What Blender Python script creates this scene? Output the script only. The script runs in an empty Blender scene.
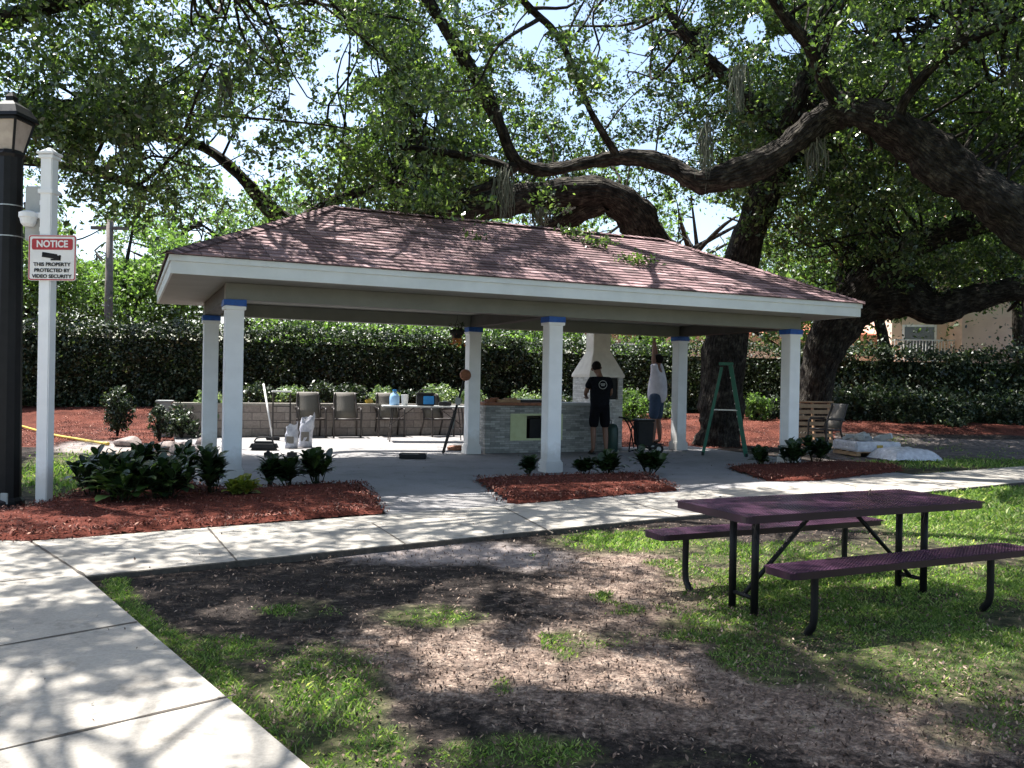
import bpy, bmesh, math, random
import numpy as np
from mathutils import Vector, Matrix
R_ = math.radians
rng = np.random.default_rng(7); random.seed(7)
SC = bpy.context.scene; COL = SC.collection
# ------------------------------------------------------------------ camera
CH = 1.5; FPX = 860.7; PITCH = R_(.203); ROLL = R_(1.07)
_F = np.array([0, math.cos(PITCH), -math.sin(PITCH)]); _U = np.array([0, math.sin(PITCH), math.cos(PITCH)]); _R = np.array([1., 0, 0])
_R, _U = _R*math.cos(ROLL)+_U*math.sin(ROLL), -_R*math.sin(ROLL)+_U*math.cos(ROLL)
CAMP = np.array([0, 0, CH])
cd = bpy.data.cameras.new('camera'); cam = bpy.data.objects.new('camera', cd); COL.objects.link(cam)
cam.matrix_world = Matrix(((_R[0], _U[0], -_F[0], 0), (_R[1], _U[1], -_F[1], 0), (_R[2], _U[2], -_F[2], CH), (0, 0, 0, 1)))
cd.sensor_width = 36; cd.lens = FPX/1024*36; cd.clip_end = 2000; cd.clip_start = .05
SC.camera = cam
# ------------------------------------------------------------------ world, sun, exposure
SUN_EL = 66; SUN_H = np.array([-.80, .60])
w = bpy.data.worlds.new('World'); SC.world = w; w.use_nodes = True
nt = w.node_tree; sky = nt.nodes.new('ShaderNodeTexSky'); sky.sky_type = 'NISHITA'; sky.sun_disc = False
sky.sun_elevation = R_(SUN_EL); sky.sun_rotation = math.atan2(SUN_H[0], SUN_H[1]) % (2*math.pi)
sky.air_density = 1.0; sky.dust_density = 2.0
bg = nt.nodes['Background']; bg.inputs[1].default_value = .1; nt.links.new(sky.outputs[0], bg.inputs[0])
sd = bpy.data.lights.new('sun', 'SUN'); sd.energy = 5.0; sd.angle = R_(.5); sd.color = (1, .96, .9)
so = bpy.data.objects.new('sun', sd); COL.objects.link(so)
SV = np.array([SUN_H[0]*math.cos(R_(SUN_EL)), SUN_H[1]*math.cos(R_(SUN_EL)), math.sin(R_(SUN_EL))])
so.rotation_euler = Vector(SV).to_track_quat('Z', 'Y').to_euler(); so.location = (0, 0, 40)
SC.view_settings.view_transform = 'Standard'; SC.view_settings.look = 'None'
SC.view_settings.exposure = 1.65; SC.view_settings.gamma = 1
SC.cycles.max_bounces = 6; SC.cycles.transparent_max_bounces = 8
# ------------------------------------------------------------------ pixel <-> place helpers (used to measure positions)
def gp(px, py, z=0.):
    d = _F+_R*(px-512)/FPX-_U*(py-384)/FPX
    return CAMP+d*(z-CH)/d[2]
def at(px, py, Y):
    d = _F+_R*(px-512)/FPX-_U*(py-384)/FPX
    return CAMP+d*Y/d[1]
def pr(P):
    d = np.asarray(P, float)-CAMP; ww = d@_F; ww = np.where(np.abs(ww) < .05, .05, ww)
    return 512+FPX*(d@_R)/ww, 384-FPX*(d@_U)/ww, ww
TH = R_(24.1974); OX, OY = -3.964, 12.22; CT, ST = math.cos(TH), math.sin(TH)
def lw(u, v, z=0.): return np.array([OX+u*CT-v*ST, OY+u*ST+v*CT, z])
def wl(x, y): return (x-OX)*CT+(y-OY)*ST, -(x-OX)*ST+(y-OY)*CT
def smooth(t): t = np.clip(t, 0, 1); return t*t*(3-2*t)
def inpoly(px, py, poly):
    c = np.zeros(np.shape(px), bool); n = len(poly)
    for i in range(n):
        x1, y1 = poly[i]; x2, y2 = poly[(i+1) % n]
        if y1 == y2: continue
        t = ((y1 > py) != (y2 > py)) & (px < (x2-x1)*(py-y1)/(y2-y1)+x1); c ^= t
    return c
def vnoise(x, y, s, seed=0):
    x = np.asarray(x)/s; y = np.asarray(y)/s; xi = np.floor(x).astype(int); yi = np.floor(y).astype(int)
    fx = x-xi; fy = y-yi; fx = fx*fx*(3-2*fx); fy = fy*fy*(3-2*fy)
    def h(a, b):
        n = (a*374761393+b*668265263+seed*1442695041) & 0x7fffffff; n = ((n ^ (n >> 13))*1274126177) & 0x7fffffff
        return ((n ^ (n >> 16)) & 0xffff)/65535.
    return (h(xi, yi)*(1-fx)+h(xi+1, yi)*fx)*(1-fy)+(h(xi, yi+1)*(1-fx)+h(xi+1, yi+1)*fx)*fy
def fbm(x, y, s, seed=0): return (vnoise(x, y, s, seed)+.5*vnoise(x, y, s/2, seed+1)+.25*vnoise(x, y, s/4, seed+2))/1.75
# ------------------------------------------------------------------ materials
def lin(c):  # sRGB 0-255 -> linear
    return tuple(((v/255)/12.92 if v/255 <= .04045 else ((v/255+.055)/1.055)**2.4) for v in c)+(1,)
def newmat(name):
    m = bpy.data.materials.new(name); m.use_nodes = True; t = m.node_tree
    return m, t, t.nodes['Principled BSDF']
def N(t, typ, **k):
    n = t.nodes.new(typ)
    for a, b in k.items():
        if a.startswith('i_'): n.inputs[a[2:].replace('_', ' ')].default_value = b
        else: setattr(n, a, b)
    return n
def ramp(t, fac, stops):
    n = t.nodes.new('ShaderNodeValToRGB'); t.links.new(fac, n.inputs[0]); e = n.color_ramp.elements
    while len(e) < len(stops): e.new(.5)
    for i, (p, c) in enumerate(stops): e[i].position = p; e[i].color = tuple(c)[:3]+(1,)
    return n.outputs[0]
def noise(t, scale, detail=4, rough=.6, coord='Object'):
    tc = N(t, 'ShaderNodeTexCoord'); n = N(t, 'ShaderNodeTexNoise'); n.inputs['Scale'].default_value = scale
    n.inputs['Detail'].default_value = detail; n.inputs['Roughness'].default_value = rough
    t.links.new(tc.outputs[coord], n.inputs['Vector']); return n.outputs['Fac']
def mixc(t, fac, a, b, mode='MIX'):
    n = N(t, 'ShaderNodeMix', data_type='RGBA', blend_type=mode)
    for s, v in ((0, fac), (6, a), (7, b)):
        if hasattr(v, 'is_linked') or hasattr(v, 'links'): t.links.new(v, n.inputs[s])
        else: n.inputs[s].default_value = v if s == 0 else tuple(v)[:3]+(1,)
    return n.outputs[2]
def bump(t, b, h, strength=.4, dist=.02):
    n = N(t, 'ShaderNodeBump'); n.inputs['Strength'].default_value = strength; n.inputs['Distance'].default_value = dist
    t.links.new(h, n.inputs['Height']); t.links.new(n.outputs[0], b.inputs['Normal'])
def mat(name, c1, c2=None, scale=6, rough=.6, bs=0, bscale=None, metal=0, spec=.5, lo=.35, hi=.65, dist=.01):
    m, t, b = newmat(name); b.inputs['Roughness'].default_value = rough; b.inputs['Metallic'].default_value = metal
    b.inputs['Specular IOR Level'].default_value = spec
    if c2 is None: c2 = tuple(v*.82 for v in c1[:3])
    t.links.new(ramp(t, noise(t, scale), [(lo, c1), (hi, c2)]), b.inputs['Base Color'])
    if bs: bump(t, b, noise(t, bscale or scale*4), bs, dist)
    return m
def leafmat(name, dark, light, tip=None, trans=.45, rough=.45, spec=.5):
    m, t, b = newmat(name); g = N(t, 'ShaderNodeNewGeometry')
    stops = [(0, dark), (.75, light)] + ([(1, tip)] if tip else [])
    c = ramp(t, g.outputs['Random Per Island'], stops)
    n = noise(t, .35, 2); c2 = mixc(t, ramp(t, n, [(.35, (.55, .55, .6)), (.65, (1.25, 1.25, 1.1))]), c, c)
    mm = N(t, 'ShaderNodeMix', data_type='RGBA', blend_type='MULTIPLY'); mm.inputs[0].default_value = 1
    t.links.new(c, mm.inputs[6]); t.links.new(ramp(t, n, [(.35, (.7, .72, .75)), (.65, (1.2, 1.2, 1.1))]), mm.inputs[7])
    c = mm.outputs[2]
    t.links.new(c, b.inputs['Base Color']); b.inputs['Roughness'].default_value = rough; b.inputs['Specular IOR Level'].default_value = spec
    tr = N(t, 'ShaderNodeBsdfTranslucent'); m2 = N(t, 'ShaderNodeMix', data_type='RGBA', blend_type='MULTIPLY'); m2.inputs[0].default_value = 1
    t.links.new(c, m2.inputs[6]); m2.inputs[7].default_value = (1.3, 1.5, .6, 1)
    t.links.new(m2.outputs[2], tr.inputs[0]); ms = N(t, 'ShaderNodeMixShader'); ms.inputs[0].default_value = trans
    t.links.new(b.outputs[0], ms.inputs[1]); t.links.new(tr.outputs[0], ms.inputs[2])
    t.links.new(ms.outputs[0], t.nodes['Material Output'].inputs[0]); return m
def islandmat(name, stops, rough=.8):
    m, t, b = newmat(name); g = N(t, 'ShaderNodeNewGeometry')
    t.links.new(ramp(t, g.outputs['Random Per Island'], stops), b.inputs['Base Color']); b.inputs['Roughness'].default_value = rough
    return m
M = {}
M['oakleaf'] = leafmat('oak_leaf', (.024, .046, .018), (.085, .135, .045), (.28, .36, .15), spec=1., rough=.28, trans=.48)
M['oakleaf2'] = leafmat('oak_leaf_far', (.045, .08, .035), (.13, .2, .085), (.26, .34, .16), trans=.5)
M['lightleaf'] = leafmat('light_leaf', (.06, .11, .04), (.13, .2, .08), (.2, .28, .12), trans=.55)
M['hedgeleaf'] = leafmat('hedge_leaf', (.008, .018, .009), (.03, .052, .025), (.16, .19, .12), trans=.2)  # pale end of the range puts sunlit leaf flecks into the colour
M['hedgecore'] = mat('hedge_core', (.012, .018, .009), (.02, .025, .012), 3, .95, spec=.1)
M['variegated'] = leafmat('variegated_leaf', (.05, .09, .04), (.2, .27, .16), (.45, .5, .35), trans=.3)
M['broadleaf'] = leafmat('broad_leaf', (.01, .022, .01), (.025, .05, .018), (.05, .085, .02), trans=.2, rough=.3)
M['yellowleaf'] = leafmat('yellow_leaf', (.12, .16, .03), (.25, .27, .05), (.4, .33, .05), trans=.4, rough=.35)
M['grass'] = leafmat('grass_blade', (.07, .14, .035), (.22, .32, .1), (.48, .48, .26), trans=.4, rough=.6, spec=.25)
M['moss'] = islandmat('spanish_moss', [(0, (.09, .1, .075)), (1, (.24, .25, .19))], .95)
M['litter'] = islandmat('leaf_litter', [(0, (.035, .02, .013)), (.45, (.1, .06, .042)), (.8, (.19, .125, .09)), (1, (.32, .24, .18))], .75)
M['chip'] = islandmat('mulch_chip', [(0, (.03, .008, .006)), (.5, (.14, .035, .022)), (.85, (.26, .08, .05)), (1, (.42, .24, .17))], .8)
def bark():
    m, t, b = newmat('bark'); tc = N(t, 'ShaderNodeTexCoord'); 
    n1 = noise(t, 5, 8, .75); v = N(t, 'ShaderNodeTexVoronoi'); v.inputs['Scale'].default_value = 22
    cx = N(t, 'ShaderNodeCombineXYZ')
    for i_, nm_ in enumerate(('ba', 'bb', 'bc')): t.links.new(N(t, 'ShaderNodeAttribute', attribute_name=nm_).outputs['Fac'], cx.inputs[i_])
    mp = N(t, 'ShaderNodeMapping'); mp.inputs['Scale'].default_value = (1, 1, .22); t.links.new(cx.outputs[0], mp.inputs[0]); n4 = N(t, 'ShaderNodeTexNoise'); n4.inputs['Scale'].default_value = 26; n4.inputs['Detail'].default_value = 5; t.links.new(mp.outputs[0], n4.inputs['Vector']); t.links.new(mp.outputs[0], v.inputs['Vector'])
    c = ramp(t, n1, [(.3, (.009, .0075, .007)), (.5, (.03, .026, .023)), (.7, (.11, .1, .082))])
    c = mixc(t, 1., c, ramp(t, n4.outputs['Fac'], [(.35, (.45, .43, .42)), (.6, (1.35, 1.35, 1.3))]), 'MULTIPLY')
    t.links.new(c, b.inputs['Base Color']); b.inputs['Roughness'].default_value = .95; b.inputs['Specular IOR Level'].default_value = .15
    a = N(t, 'ShaderNodeMath', operation='ADD'); t.links.new(v.outputs['Distance'], a.inputs[0]); t.links.new(n4.outputs['Fac'], a.inputs[1]); bump(t, b, a.outputs[0], 1, .07); return m
M['bark'] = bark()
def concrete(name, base, dark, stain=1.):
    m, t, b = newmat(name)
    c = ramp(t, noise(t, .8, 6, .65), [(.3, dark), (.62, base)])
    f = ramp(t, noise(t, 45, 4, .7), [(.3, (.8, .8, .8)), (.7, (1.12, 1.12, 1.12))])
    st = ramp(t, noise(t, 2.6, 8, .75), [(.3, (.5, .48, .46)), (.46, (1, 1, 1))])
    c = mixc(t, 1., c, f, 'MULTIPLY'); c = mixc(t, stain, c, st, 'MULTIPLY')
    t.links.new(c, b.inputs['Base Color']); b.inputs['Roughness'].default_value = .88; bump(t, b, noise(t, 60, 5, .7), .25, .006); return m
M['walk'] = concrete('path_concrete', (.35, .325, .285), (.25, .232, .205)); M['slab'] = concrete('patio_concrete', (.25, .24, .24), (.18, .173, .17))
M['joint'] = mat('joint_dirt', (.05, .042, .035), (.09, .075, .06), 20, .95)
M['white'] = mat('white_paint', (.84, .85, .86), (.76, .77, .78), 3, .45, .15, 60, dist=.002)

_t = M['white'].node_tree; _b = _t.nodes['Principled BSDF']; _l = _b.inputs['Base Color'].links[0].from_socket; _tc = N(_t, 'ShaderNodeTexCoord'); _sx = N(_t, 'ShaderNodeSeparateXYZ'); _t.links.new(_tc.outputs['Object'], _sx.inputs[0])
_ma = N(_t, 'ShaderNodeMath', operation='MULTIPLY_ADD'); _t.links.new(noise(_t, 7, 6, .7), _ma.inputs[0]); _ma.inputs[1].default_value = -.55; _t.links.new(_sx.outputs[2], _ma.inputs[2])
_t.links.new(mixc(_t, 1., _l, ramp(_t, _ma.outputs[0], [(-.0, (.78, .75, .71)), (.22, (1, 1, 1))]), 'MULTIPLY'), _b.inputs['Base Color'])
M['fascia'] = mat('fascia_paint', (.72, .75, .74), (.63, .66, .65), 2, .5, .1, 40, dist=.002)
M['beam'] = mat('beam_paint', (.2, .205, .18), (.165, .17, .15), 2, .6); M['soffit'] = mat('soffit_paint', (.34, .34, .31), (.28, .28, .255), 2, .6); M['beamshade'] = mat('beam_shaded', (.06, .06, .055), (.045, .045, .04), 3, .7)
M['tape'] = mat('blue_tape', (.01, .1, .42), (.008, .07, .32), 12, .5)
def wallstone(name, cols, sx, sz, mort=.012, mc=(.2, .19, .18), bstr=1):
    m, t, b = newmat(name); tc = N(t, 'ShaderNodeTexCoord'); br = N(t, 'ShaderNodeTexBrick')
    br.inputs['Scale'].default_value = 1; br.inputs['Brick Width'].default_value = sx; br.inputs['Row Height'].default_value = sz
    br.inputs['Mortar Size'].default_value = mort; br.inputs['Color1'].default_value = (0, 0, 0, 1); br.inputs['Color2'].default_value = (1, 1, 1, 1); br.inputs['Mortar'].default_value = (.5, .5, .5, 1)
    br.inputs['Bias'].default_value = 0
    t.links.new(tc.outputs['UV'], br.inputs['Vector'])
    c = ramp(t, br.outputs['Color'], [(0, cols[0]), (.5, cols[1]), (1, cols[2])]); n = ramp(t, noise(t, 14, 5), [(.3, (.75, .75, .75)), (.7, (1.15, 1.15, 1.15))])
    c = mixc(t, 1., c, n, 'MULTIPLY'); c = mixc(t, br.outputs['Fac'], c, mc)
    t.links.new(c, b.inputs['Base Color']); b.inputs['Roughness'].default_value = .85
    a = N(t, 'ShaderNodeMath', operation='SUBTRACT'); t.links.new(noise(t, 20, 4), a.inputs[0]); t.links.new(br.outputs['Fac'], a.inputs[1]); bump(t, b, a.outputs[0], bstr, .012); return m
M['ledge'] = wallstone('ledge_stone', [(.2, .21, .2), (.33, .33, .31), (.45, .45, .43)], .22, .045, .003)
M['whitestone'] = wallstone('white_ledge_stone', [(.5, .49, .46), (.62, .6, .57), (.74, .73, .7)], .16, .045, .003, (.4, .38, .36))
M['block'] = wallstone('wall_block', [(.26, .22, .2), (.33, .28, .25), (.38, .33, .3)], .4, .2, .008, (.15, .13, .12))
M['shingle'] = wallstone('roof_shingle', [(.09, .052, .056), (.2, .118, .122), (.36, .235, .24)], .3, .5, .006, (.06, .035, .035), .5)
M['hood'] = mat('hood_stucco', (.82, .77, .7), (.72, .67, .6), 5, .85, .3, 50, dist=.004)
M['black'] = mat('black_metal', (.006, .006, .007), (.01, .01, .011), 8, .5, spec=.25); M['dark'] = mat('dark_plastic', (.01, .011, .013), (.018, .018, .02), 6, .6, spec=.3)
M['bronze'] = mat('bronze_metal', (.03, .023, .02), (.045, .035, .03), 10, .5); M['sling'] = mat('sling_fabric', (.13, .12, .105), (.19, .175, .155), 80, .8)
M['wood'] = mat('raw_wood', (.42, .27, .15), (.3, .18, .1), 9, .75, .3, 40); M['woodred'] = mat('red_wood', (.3, .12, .06), (.19, .075, .04), 12, .7, .3, 50)
M['green'] = mat('ladder_green', (.006, .14, .085), (.004, .1, .06), 5, .45); M['metal'] = mat('bare_metal', (.5, .5, .5), (.4, .4, .4), 10, .35, metal=.8)
M['rubber'] = mat('rubber', (.012, .012, .012), (.02, .02, .02), 20, .85)
M['bag'] = mat('bag_paper', (.62, .62, .66), (.35, .36, .42), 9, .6, .6, 14, dist=.03); M['bluepl'] = mat('blue_plastic', (.02, .25, .6), (.015, .17, .45), 6, .35)
M['wrap'] = mat('plastic_wrap', (.72, .72, .76), (.5, .5, .55), 9, .25, .8, 16, dist=.04); M['limeboard'] = mat('lime_board', (.55, .6, .36), (.48, .52, .3), 5, .8)
M['yellow'] = mat('yellow_hose', (.55, .38, .05), (.4, .28, .05), 6, .5); M['grey'] = mat('grey_box', (.4, .41, .4), (.33, .34, .33), 5, .6)
M['red'] = mat('sign_red', (.42, .02, .03), (.36, .018, .025), 5, .45); M['signwhite'] = mat('sign_white', (.78, .77, .75), (.7, .69, .68), 5, .4)
M['skin'] = mat('skin', (.2, .1, .065), (.16, .08, .05), 12, .55); M['hair'] = mat('hair', (.004, .003, .003), (.008, .006, .005), 60, .7, spec=.15)
M['shirtblack'] = mat('black_shirt', (.005, .0055, .008), (.009, .01, .014), 20, .9, spec=.1); M['shirtwhite'] = mat('white_shirt', (.62, .6, .64), (.5, .48, .52), 8, .85)
M['shorts'] = mat('black_shorts', (.004, .004, .006), (.007, .007, .01), 20, .9, spec=.1); M['denim'] = mat('blue_shorts', (.03, .055, .1), (.02, .04, .08), 20, .85)
M['stucco'] = mat('peach_stucco', (.76, .57, .46), (.68, .5, .4), 1.5, .9, .3, 40, dist=.005); M['tile'] = mat('roof_tile', (.42, .13, .07), (.3, .09, .05), 10, .8, .5, 20)
def glassmat(name, c, rough=.1):
    m, t, b = newmat(name); b.inputs['Base Color'].default_value = c; b.inputs['Roughness'].default_value = rough
    return m
M['windowglass'] = glassmat('window_glass', (.05, .06, .07, 1)); M['lampglass'] = mat('lamp_glass', (.5, .42, .36), (.34, .28, .24), 4, .25, spec=.8)
M['bottle'] = glassmat('bottle_plastic', (.3, .5, .75, 1), .2); M['sand'] = mat('pale_sand', (.36, .29, .26), (.22, .17, .15), 3, .95, .5, 30)
M['rock'] = mat('rock', (.16, .12, .11), (.3, .25, .23), 5, .9, .6, 12); M['orangefl'] = leafmat('flower', (.35, .1, .04), (.5, .2, .06), (.2, .05, .03))
M['mesh'] = mat('purple_mesh_coating', (.085, .038, .072), (.05, .024, .044), 3, .26)
def groundmat():
    m, t, b = newmat('ground_cover'); 
    def attr(n): a = N(t, 'ShaderNodeAttribute', attribute_name=n); return a.outputs['Fac']
    n1 = noise(t, 9, 8, .75); n2 = noise(t, 1.2, 5, .6); n3 = noise(t, 70, 4, .7)
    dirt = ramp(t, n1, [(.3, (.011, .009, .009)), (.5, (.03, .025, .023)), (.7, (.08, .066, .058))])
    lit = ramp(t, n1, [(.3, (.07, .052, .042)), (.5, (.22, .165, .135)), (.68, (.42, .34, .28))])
    sand = ramp(t, n1, [(.3, (.2, .17, .16)), (.7, (.38, .33, .31))])
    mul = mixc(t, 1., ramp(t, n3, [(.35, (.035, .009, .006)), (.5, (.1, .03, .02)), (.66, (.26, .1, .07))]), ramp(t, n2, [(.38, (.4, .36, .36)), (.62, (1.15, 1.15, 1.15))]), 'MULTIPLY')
    gr = ramp(t, n1, [(.3, (.02, .022, .012)), (.48, (.05, .06, .026)), (.6, (.12, .11, .06)), (.75, (.2, .18, .11))])
    def mk(a, k):  # mask with ragged edge
        s = N(t, 'ShaderNodeMath', operation='MULTIPLY_ADD'); t.links.new(n1, s.inputs[0]); s.inputs[1].default_value = k; t.links.new(a, s.inputs[2])
        return ramp(t, s.outputs[0], [(.5+k/2-.18, (0, 0, 0)), (.5+k/2+.18, (1, 1, 1))])
    c = mixc(t, mk(attr('litter'), .8), dirt, lit); c = mixc(t, 1., c, ramp(t, noise(t, 38, 5, .8), [(.36, (.42, .4, .38)), (.5, (1, 1, 1)), (.66, (1.8, 1.7, 1.6))]), 'MULTIPLY'); c = mixc(t, mk(attr('sand'), .6), c, sand)
    c = mixc(t, mk(attr('grass'), .8), c, gr); c = mixc(t, mk(attr('mulch'), .25), c, mul)
    t.links.new(c, b.inputs['Base Color']); b.inputs['Roughness'].default_value = .95; b.inputs['Specular IOR Level'].default_value = .1
    a = N(t, 'ShaderNodeMath', operation='ADD'); t.links.new(n1, a.inputs[0]); t.links.new(n3, a.inputs[1]); bump(t, b, a.outputs[0], .8, .03); return m
M['ground'] = groundmat()
# ------------------------------------------------------------------ object helpers
def tag(o, label=None, cat=None, group=None, kind=None):
    for k, v in (('label', label), ('category', cat), ('group', group), ('kind', kind)):
        if v: o[k] = v
    return o
def empty(name, loc=(0, 0, 0), rz=0, label=None, cat=None, group=None):
    o = bpy.data.objects.new(name, None); COL.objects.link(o); o.location = tuple(map(float, loc)); o.rotation_euler = (0, 0, rz); o.empty_display_size = .1
    return tag(o, label, cat, group)
def npmesh(name, V, Fc, k, mats, parent=None, attrs=None, smoothf=False):
    """V (n,3) verts, Fc (m,k) faces"""
    me = bpy.data.meshes.new(name); V = np.asarray(V, np.float32); Fc = np.asarray(Fc, np.int32)
    me.vertices.add(len(V)); me.vertices.foreach_set('co', V.ravel()); me.loops.add(Fc.size); me.loops.foreach_set('vertex_index', Fc.ravel())
    me.polygons.add(len(Fc)); me.polygons.foreach_set('loop_start', np.arange(0, Fc.size, k, dtype=np.int32)); me.update(calc_edges=True)
    if smoothf: me.polygons.foreach_set('use_smooth', np.ones(len(Fc), bool))
    for a, v in (attrs or {}).items():
        at_ = me.attributes.new(a, 'FLOAT', 'POINT'); at_.data.foreach_set('value', np.asarray(v, np.float32))
    me.materials.append(mats); o = bpy.data.objects.new(name, me); COL.objects.link(o)
    if parent: o.parent = parent
    return o
class MB:
    def __init__(s): s.v = []; s.f = []; s.uv = []; s.mi = []
    def _a(s, vs, fs, mi=0, uvs=None):
        n = len(s.v); s.v += [tuple(map(float, p)) for p in vs]
        for i, f in enumerate(fs): s.f.append([n+j for j in f]); s.mi.append(mi); s.uv.append(uvs[i] if uvs else None)
        return s
    def box(s, c, d, rz=0, ry=0, rx=0, mi=0, taper=1.):
        x, y, z = d[0]/2, d[1]/2, d[2]/2; T = taper
        vs = [(-x, -y, -z), (x, -y, -z), (x, y, -z), (-x, y, -z), (-x*T, -y*T, z), (x*T, -y*T, z), (x*T, y*T, z), (-x*T, y*T, z)]
        mt = Matrix.Translation(c) @ Matrix.Rotation(rz, 4, 'Z') @ Matrix.Rotation(ry, 4, 'Y') @ Matrix.Rotation(rx, 4, 'X')
        return s._a([mt @ Vector(p) for p in vs], [(3, 2, 1, 0), (4, 5, 6, 7), (0, 1, 5, 4), (1, 2, 6, 5), (2, 3, 7, 6), (3, 0, 4, 7)], mi)
    def bar(s, a, b, w, h=None, mi=0):  # box between two points
        a = Vector(a); b = Vector(b); h = h or w; d = b-a; q = d.to_track_quat('Z', 'Y').to_matrix().to_4x4()
        mt = Matrix.Translation((a+b)/2) @ q; x, y, z = w/2, h/2, d.length/2
        vs = [(-x, -y, -z), (x, -y, -z), (x, y, -z), (-x, y, -z), (-x, -y, z), (x, -y, z), (x, y, z), (-x, y, z)]
        return s._a([mt @ Vector(p) for p in vs], [(3, 2, 1, 0), (4, 5, 6, 7), (0, 1, 5, 4), (1, 2, 6, 5), (2, 3, 7, 6), (3, 0, 4, 7)], mi)
    def tube(s, pts, r, n=8, mi=0, cap=True):
        pts = [Vector(p) for p in pts]; rs = r if hasattr(r, '__len__') else [r]*len(pts); vs = []; fs = []; up = None
        for i, p in enumerate(pts):
            d = (pts[min(i+1, len(pts)-1)]-pts[max(i-1, 0)]).normalized()
            if up is None: up = d.orthogonal().normalized()
            up = (up-d*up.dot(d)).normalized(); sd_ = d.cross(up)
            for k in range(n): a = 2*math.pi*k/n; vs.append(p+(up*math.cos(a)+sd_*math.sin(a))*rs[i])
        for i in range(len(pts)-1):
            for k in range(n): fs.append((i*n+k, i*n+(k+1) % n, (i+1)*n+(k+1) % n, (i+1)*n+k))
        if cap: fs.append(tuple(range(n))[::-1]); fs.append(tuple((len(pts)-1)*n+k for k in range(n)))
        return s._a(vs, fs, mi)
    def lathe(s, c, prof, n=16, mi=0):  # prof [(r,z)]
        return s.tube_z(c, prof, n, mi)
    def tube_z(s, c, prof, n, mi, ph=0):
        vs = []; fs = []
        for r, z in prof:
            for k in range(n): a = 2*math.pi*k/n+ph; vs.append((c[0]+r*math.cos(a), c[1]+r*math.sin(a), c[2]+z))
        for i in range(len(prof)-1):
            for k in range(n): fs.append((i*n+k, i*n+(k+1) % n, (i+1)*n+(k+1) % n, (i+1)*n+k))
        fs.append(tuple(range(n))[::-1]); fs.append(tuple((len(prof)-1)*n+k for k in range(n))); return s._a(vs, fs, mi)
    def prism(s, poly, z0, z1, mi=0):
        n = len(poly); vs = [(p[0], p[1], z0) for p in poly]+[(p[0], p[1], z1) for p in poly]
        return s._a(vs, [tuple(range(n))[::-1], tuple(range(n, 2*n))]+[(i, (i+1) % n, n+(i+1) % n, n+i) for i in range(n)], mi)
    def quad(s, a, b, c, d, mi=0, uv=None): return s._a([a, b, c, d], [(0, 1, 2, 3)], mi, [uv] if uv else None)
    def build(s, name, m, parent=None, bevel=0, smoothf=False, loc=None, autouv=False, jitter=0):
        me = bpy.data.meshes.new(name); me.from_pydata(s.v, [], s.f)
        for mm in (m if isinstance(m, (list, tuple)) else [m]): me.materials.append(mm)
        for i, p in enumerate(me.polygons): p.material_index = s.mi[i]; p.use_smooth = smoothf
        if autouv or any(u is not None for u in s.uv):
            ul = me.uv_layers.new(name='UVMap')
            for i, p in enumerate(me.polygons):
                nx, ny, nz = map(abs, p.normal)
                for j, li in enumerate(p.loop_indices):
                    if s.uv[i] is not None: ul.data[li].uv = s.uv[i][j]; continue
                    co = me.vertices[me.loops[li].vertex_index].co
                    ul.data[li].uv = (co.x, co.y) if nz > .8 else ((co.x, co.z) if ny > nx else (co.y, co.z))
        bm = bmesh.new(); bm.from_mesh(me)
        if jitter:
            for v in bm.verts: v.co += Vector((random.gauss(0, jitter), random.gauss(0, jitter), random.gauss(0, jitter)))
        bmesh.ops.recalc_face_normals(bm, faces=bm.faces)
        if bevel:
            es = [e for e in bm.edges if len(e.link_faces) == 2 and e.calc_face_angle() > .6]
            bmesh.ops.bevel(bm, geom=es, offset=bevel, segments=2, affect='EDGES', clamp_overlap=True)
        bm.to_mesh(me); bm.free()
        o = bpy.data.objects.new(name, me); COL.objects.link(o)
        if parent: o.parent = parent
        if loc is not None: o.location = tuple(map(float, loc))
        return o
def copy_tree(o, parent=None):
    c = o.copy(); COL.objects.link(c); c.parent = parent
    for ch in [x for x in SC.objects if x.parent == o]: copy_tree(ch, c)
    return c
def crom(P, n=8):
    P = np.asarray(P, float); Q = np.vstack([2*P[0]-P[1], P, 2*P[-1]-P[-2]]); out = []
    for i in range(1, len(Q)-2):
        for k in range(n):
            t = k/n; out.append(.5*((2*Q[i])+(-Q[i-1]+Q[i+1])*t+(2*Q[i-1]-5*Q[i]+4*Q[i+1]-Q[i+2])*t*t+(-Q[i-1]+3*Q[i]-3*Q[i+1]+Q[i+2])*t**3))
    out.append(P[-1]); return np.array(out)
def leaves(C, size, name, m, parent=None, aspect=.5, up=.3, sjit=.35, r=None):
    """C (n,3) leaf positions -> one mesh of kite-shaped leaves"""
    g = r or rng; n = len(C); d = g.normal(size=(n, 3)); d[:, 2] -= .2; d /= np.linalg.norm(d, axis=1)[:, None]
    nn = g.normal(size=(n, 3)); nn[:, 2] += up*3; s = np.cross(d, nn); s /= np.linalg.norm(s, axis=1)[:, None]+1e-9
    L = size*(1+g.normal(size=n)*sjit).clip(.4, 2); L = L[:, None]; W_ = L*aspect/2; nrm = np.cross(s, d)
    V = np.stack([C-d*L/2, C+s*W_+nrm*L*.08, C+d*L/2, C-s*W_+nrm*L*.08], 1).reshape(-1, 3)
    return npmesh(name, V, np.arange(4*n).reshape(-1, 4), 4, m, parent)
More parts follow.
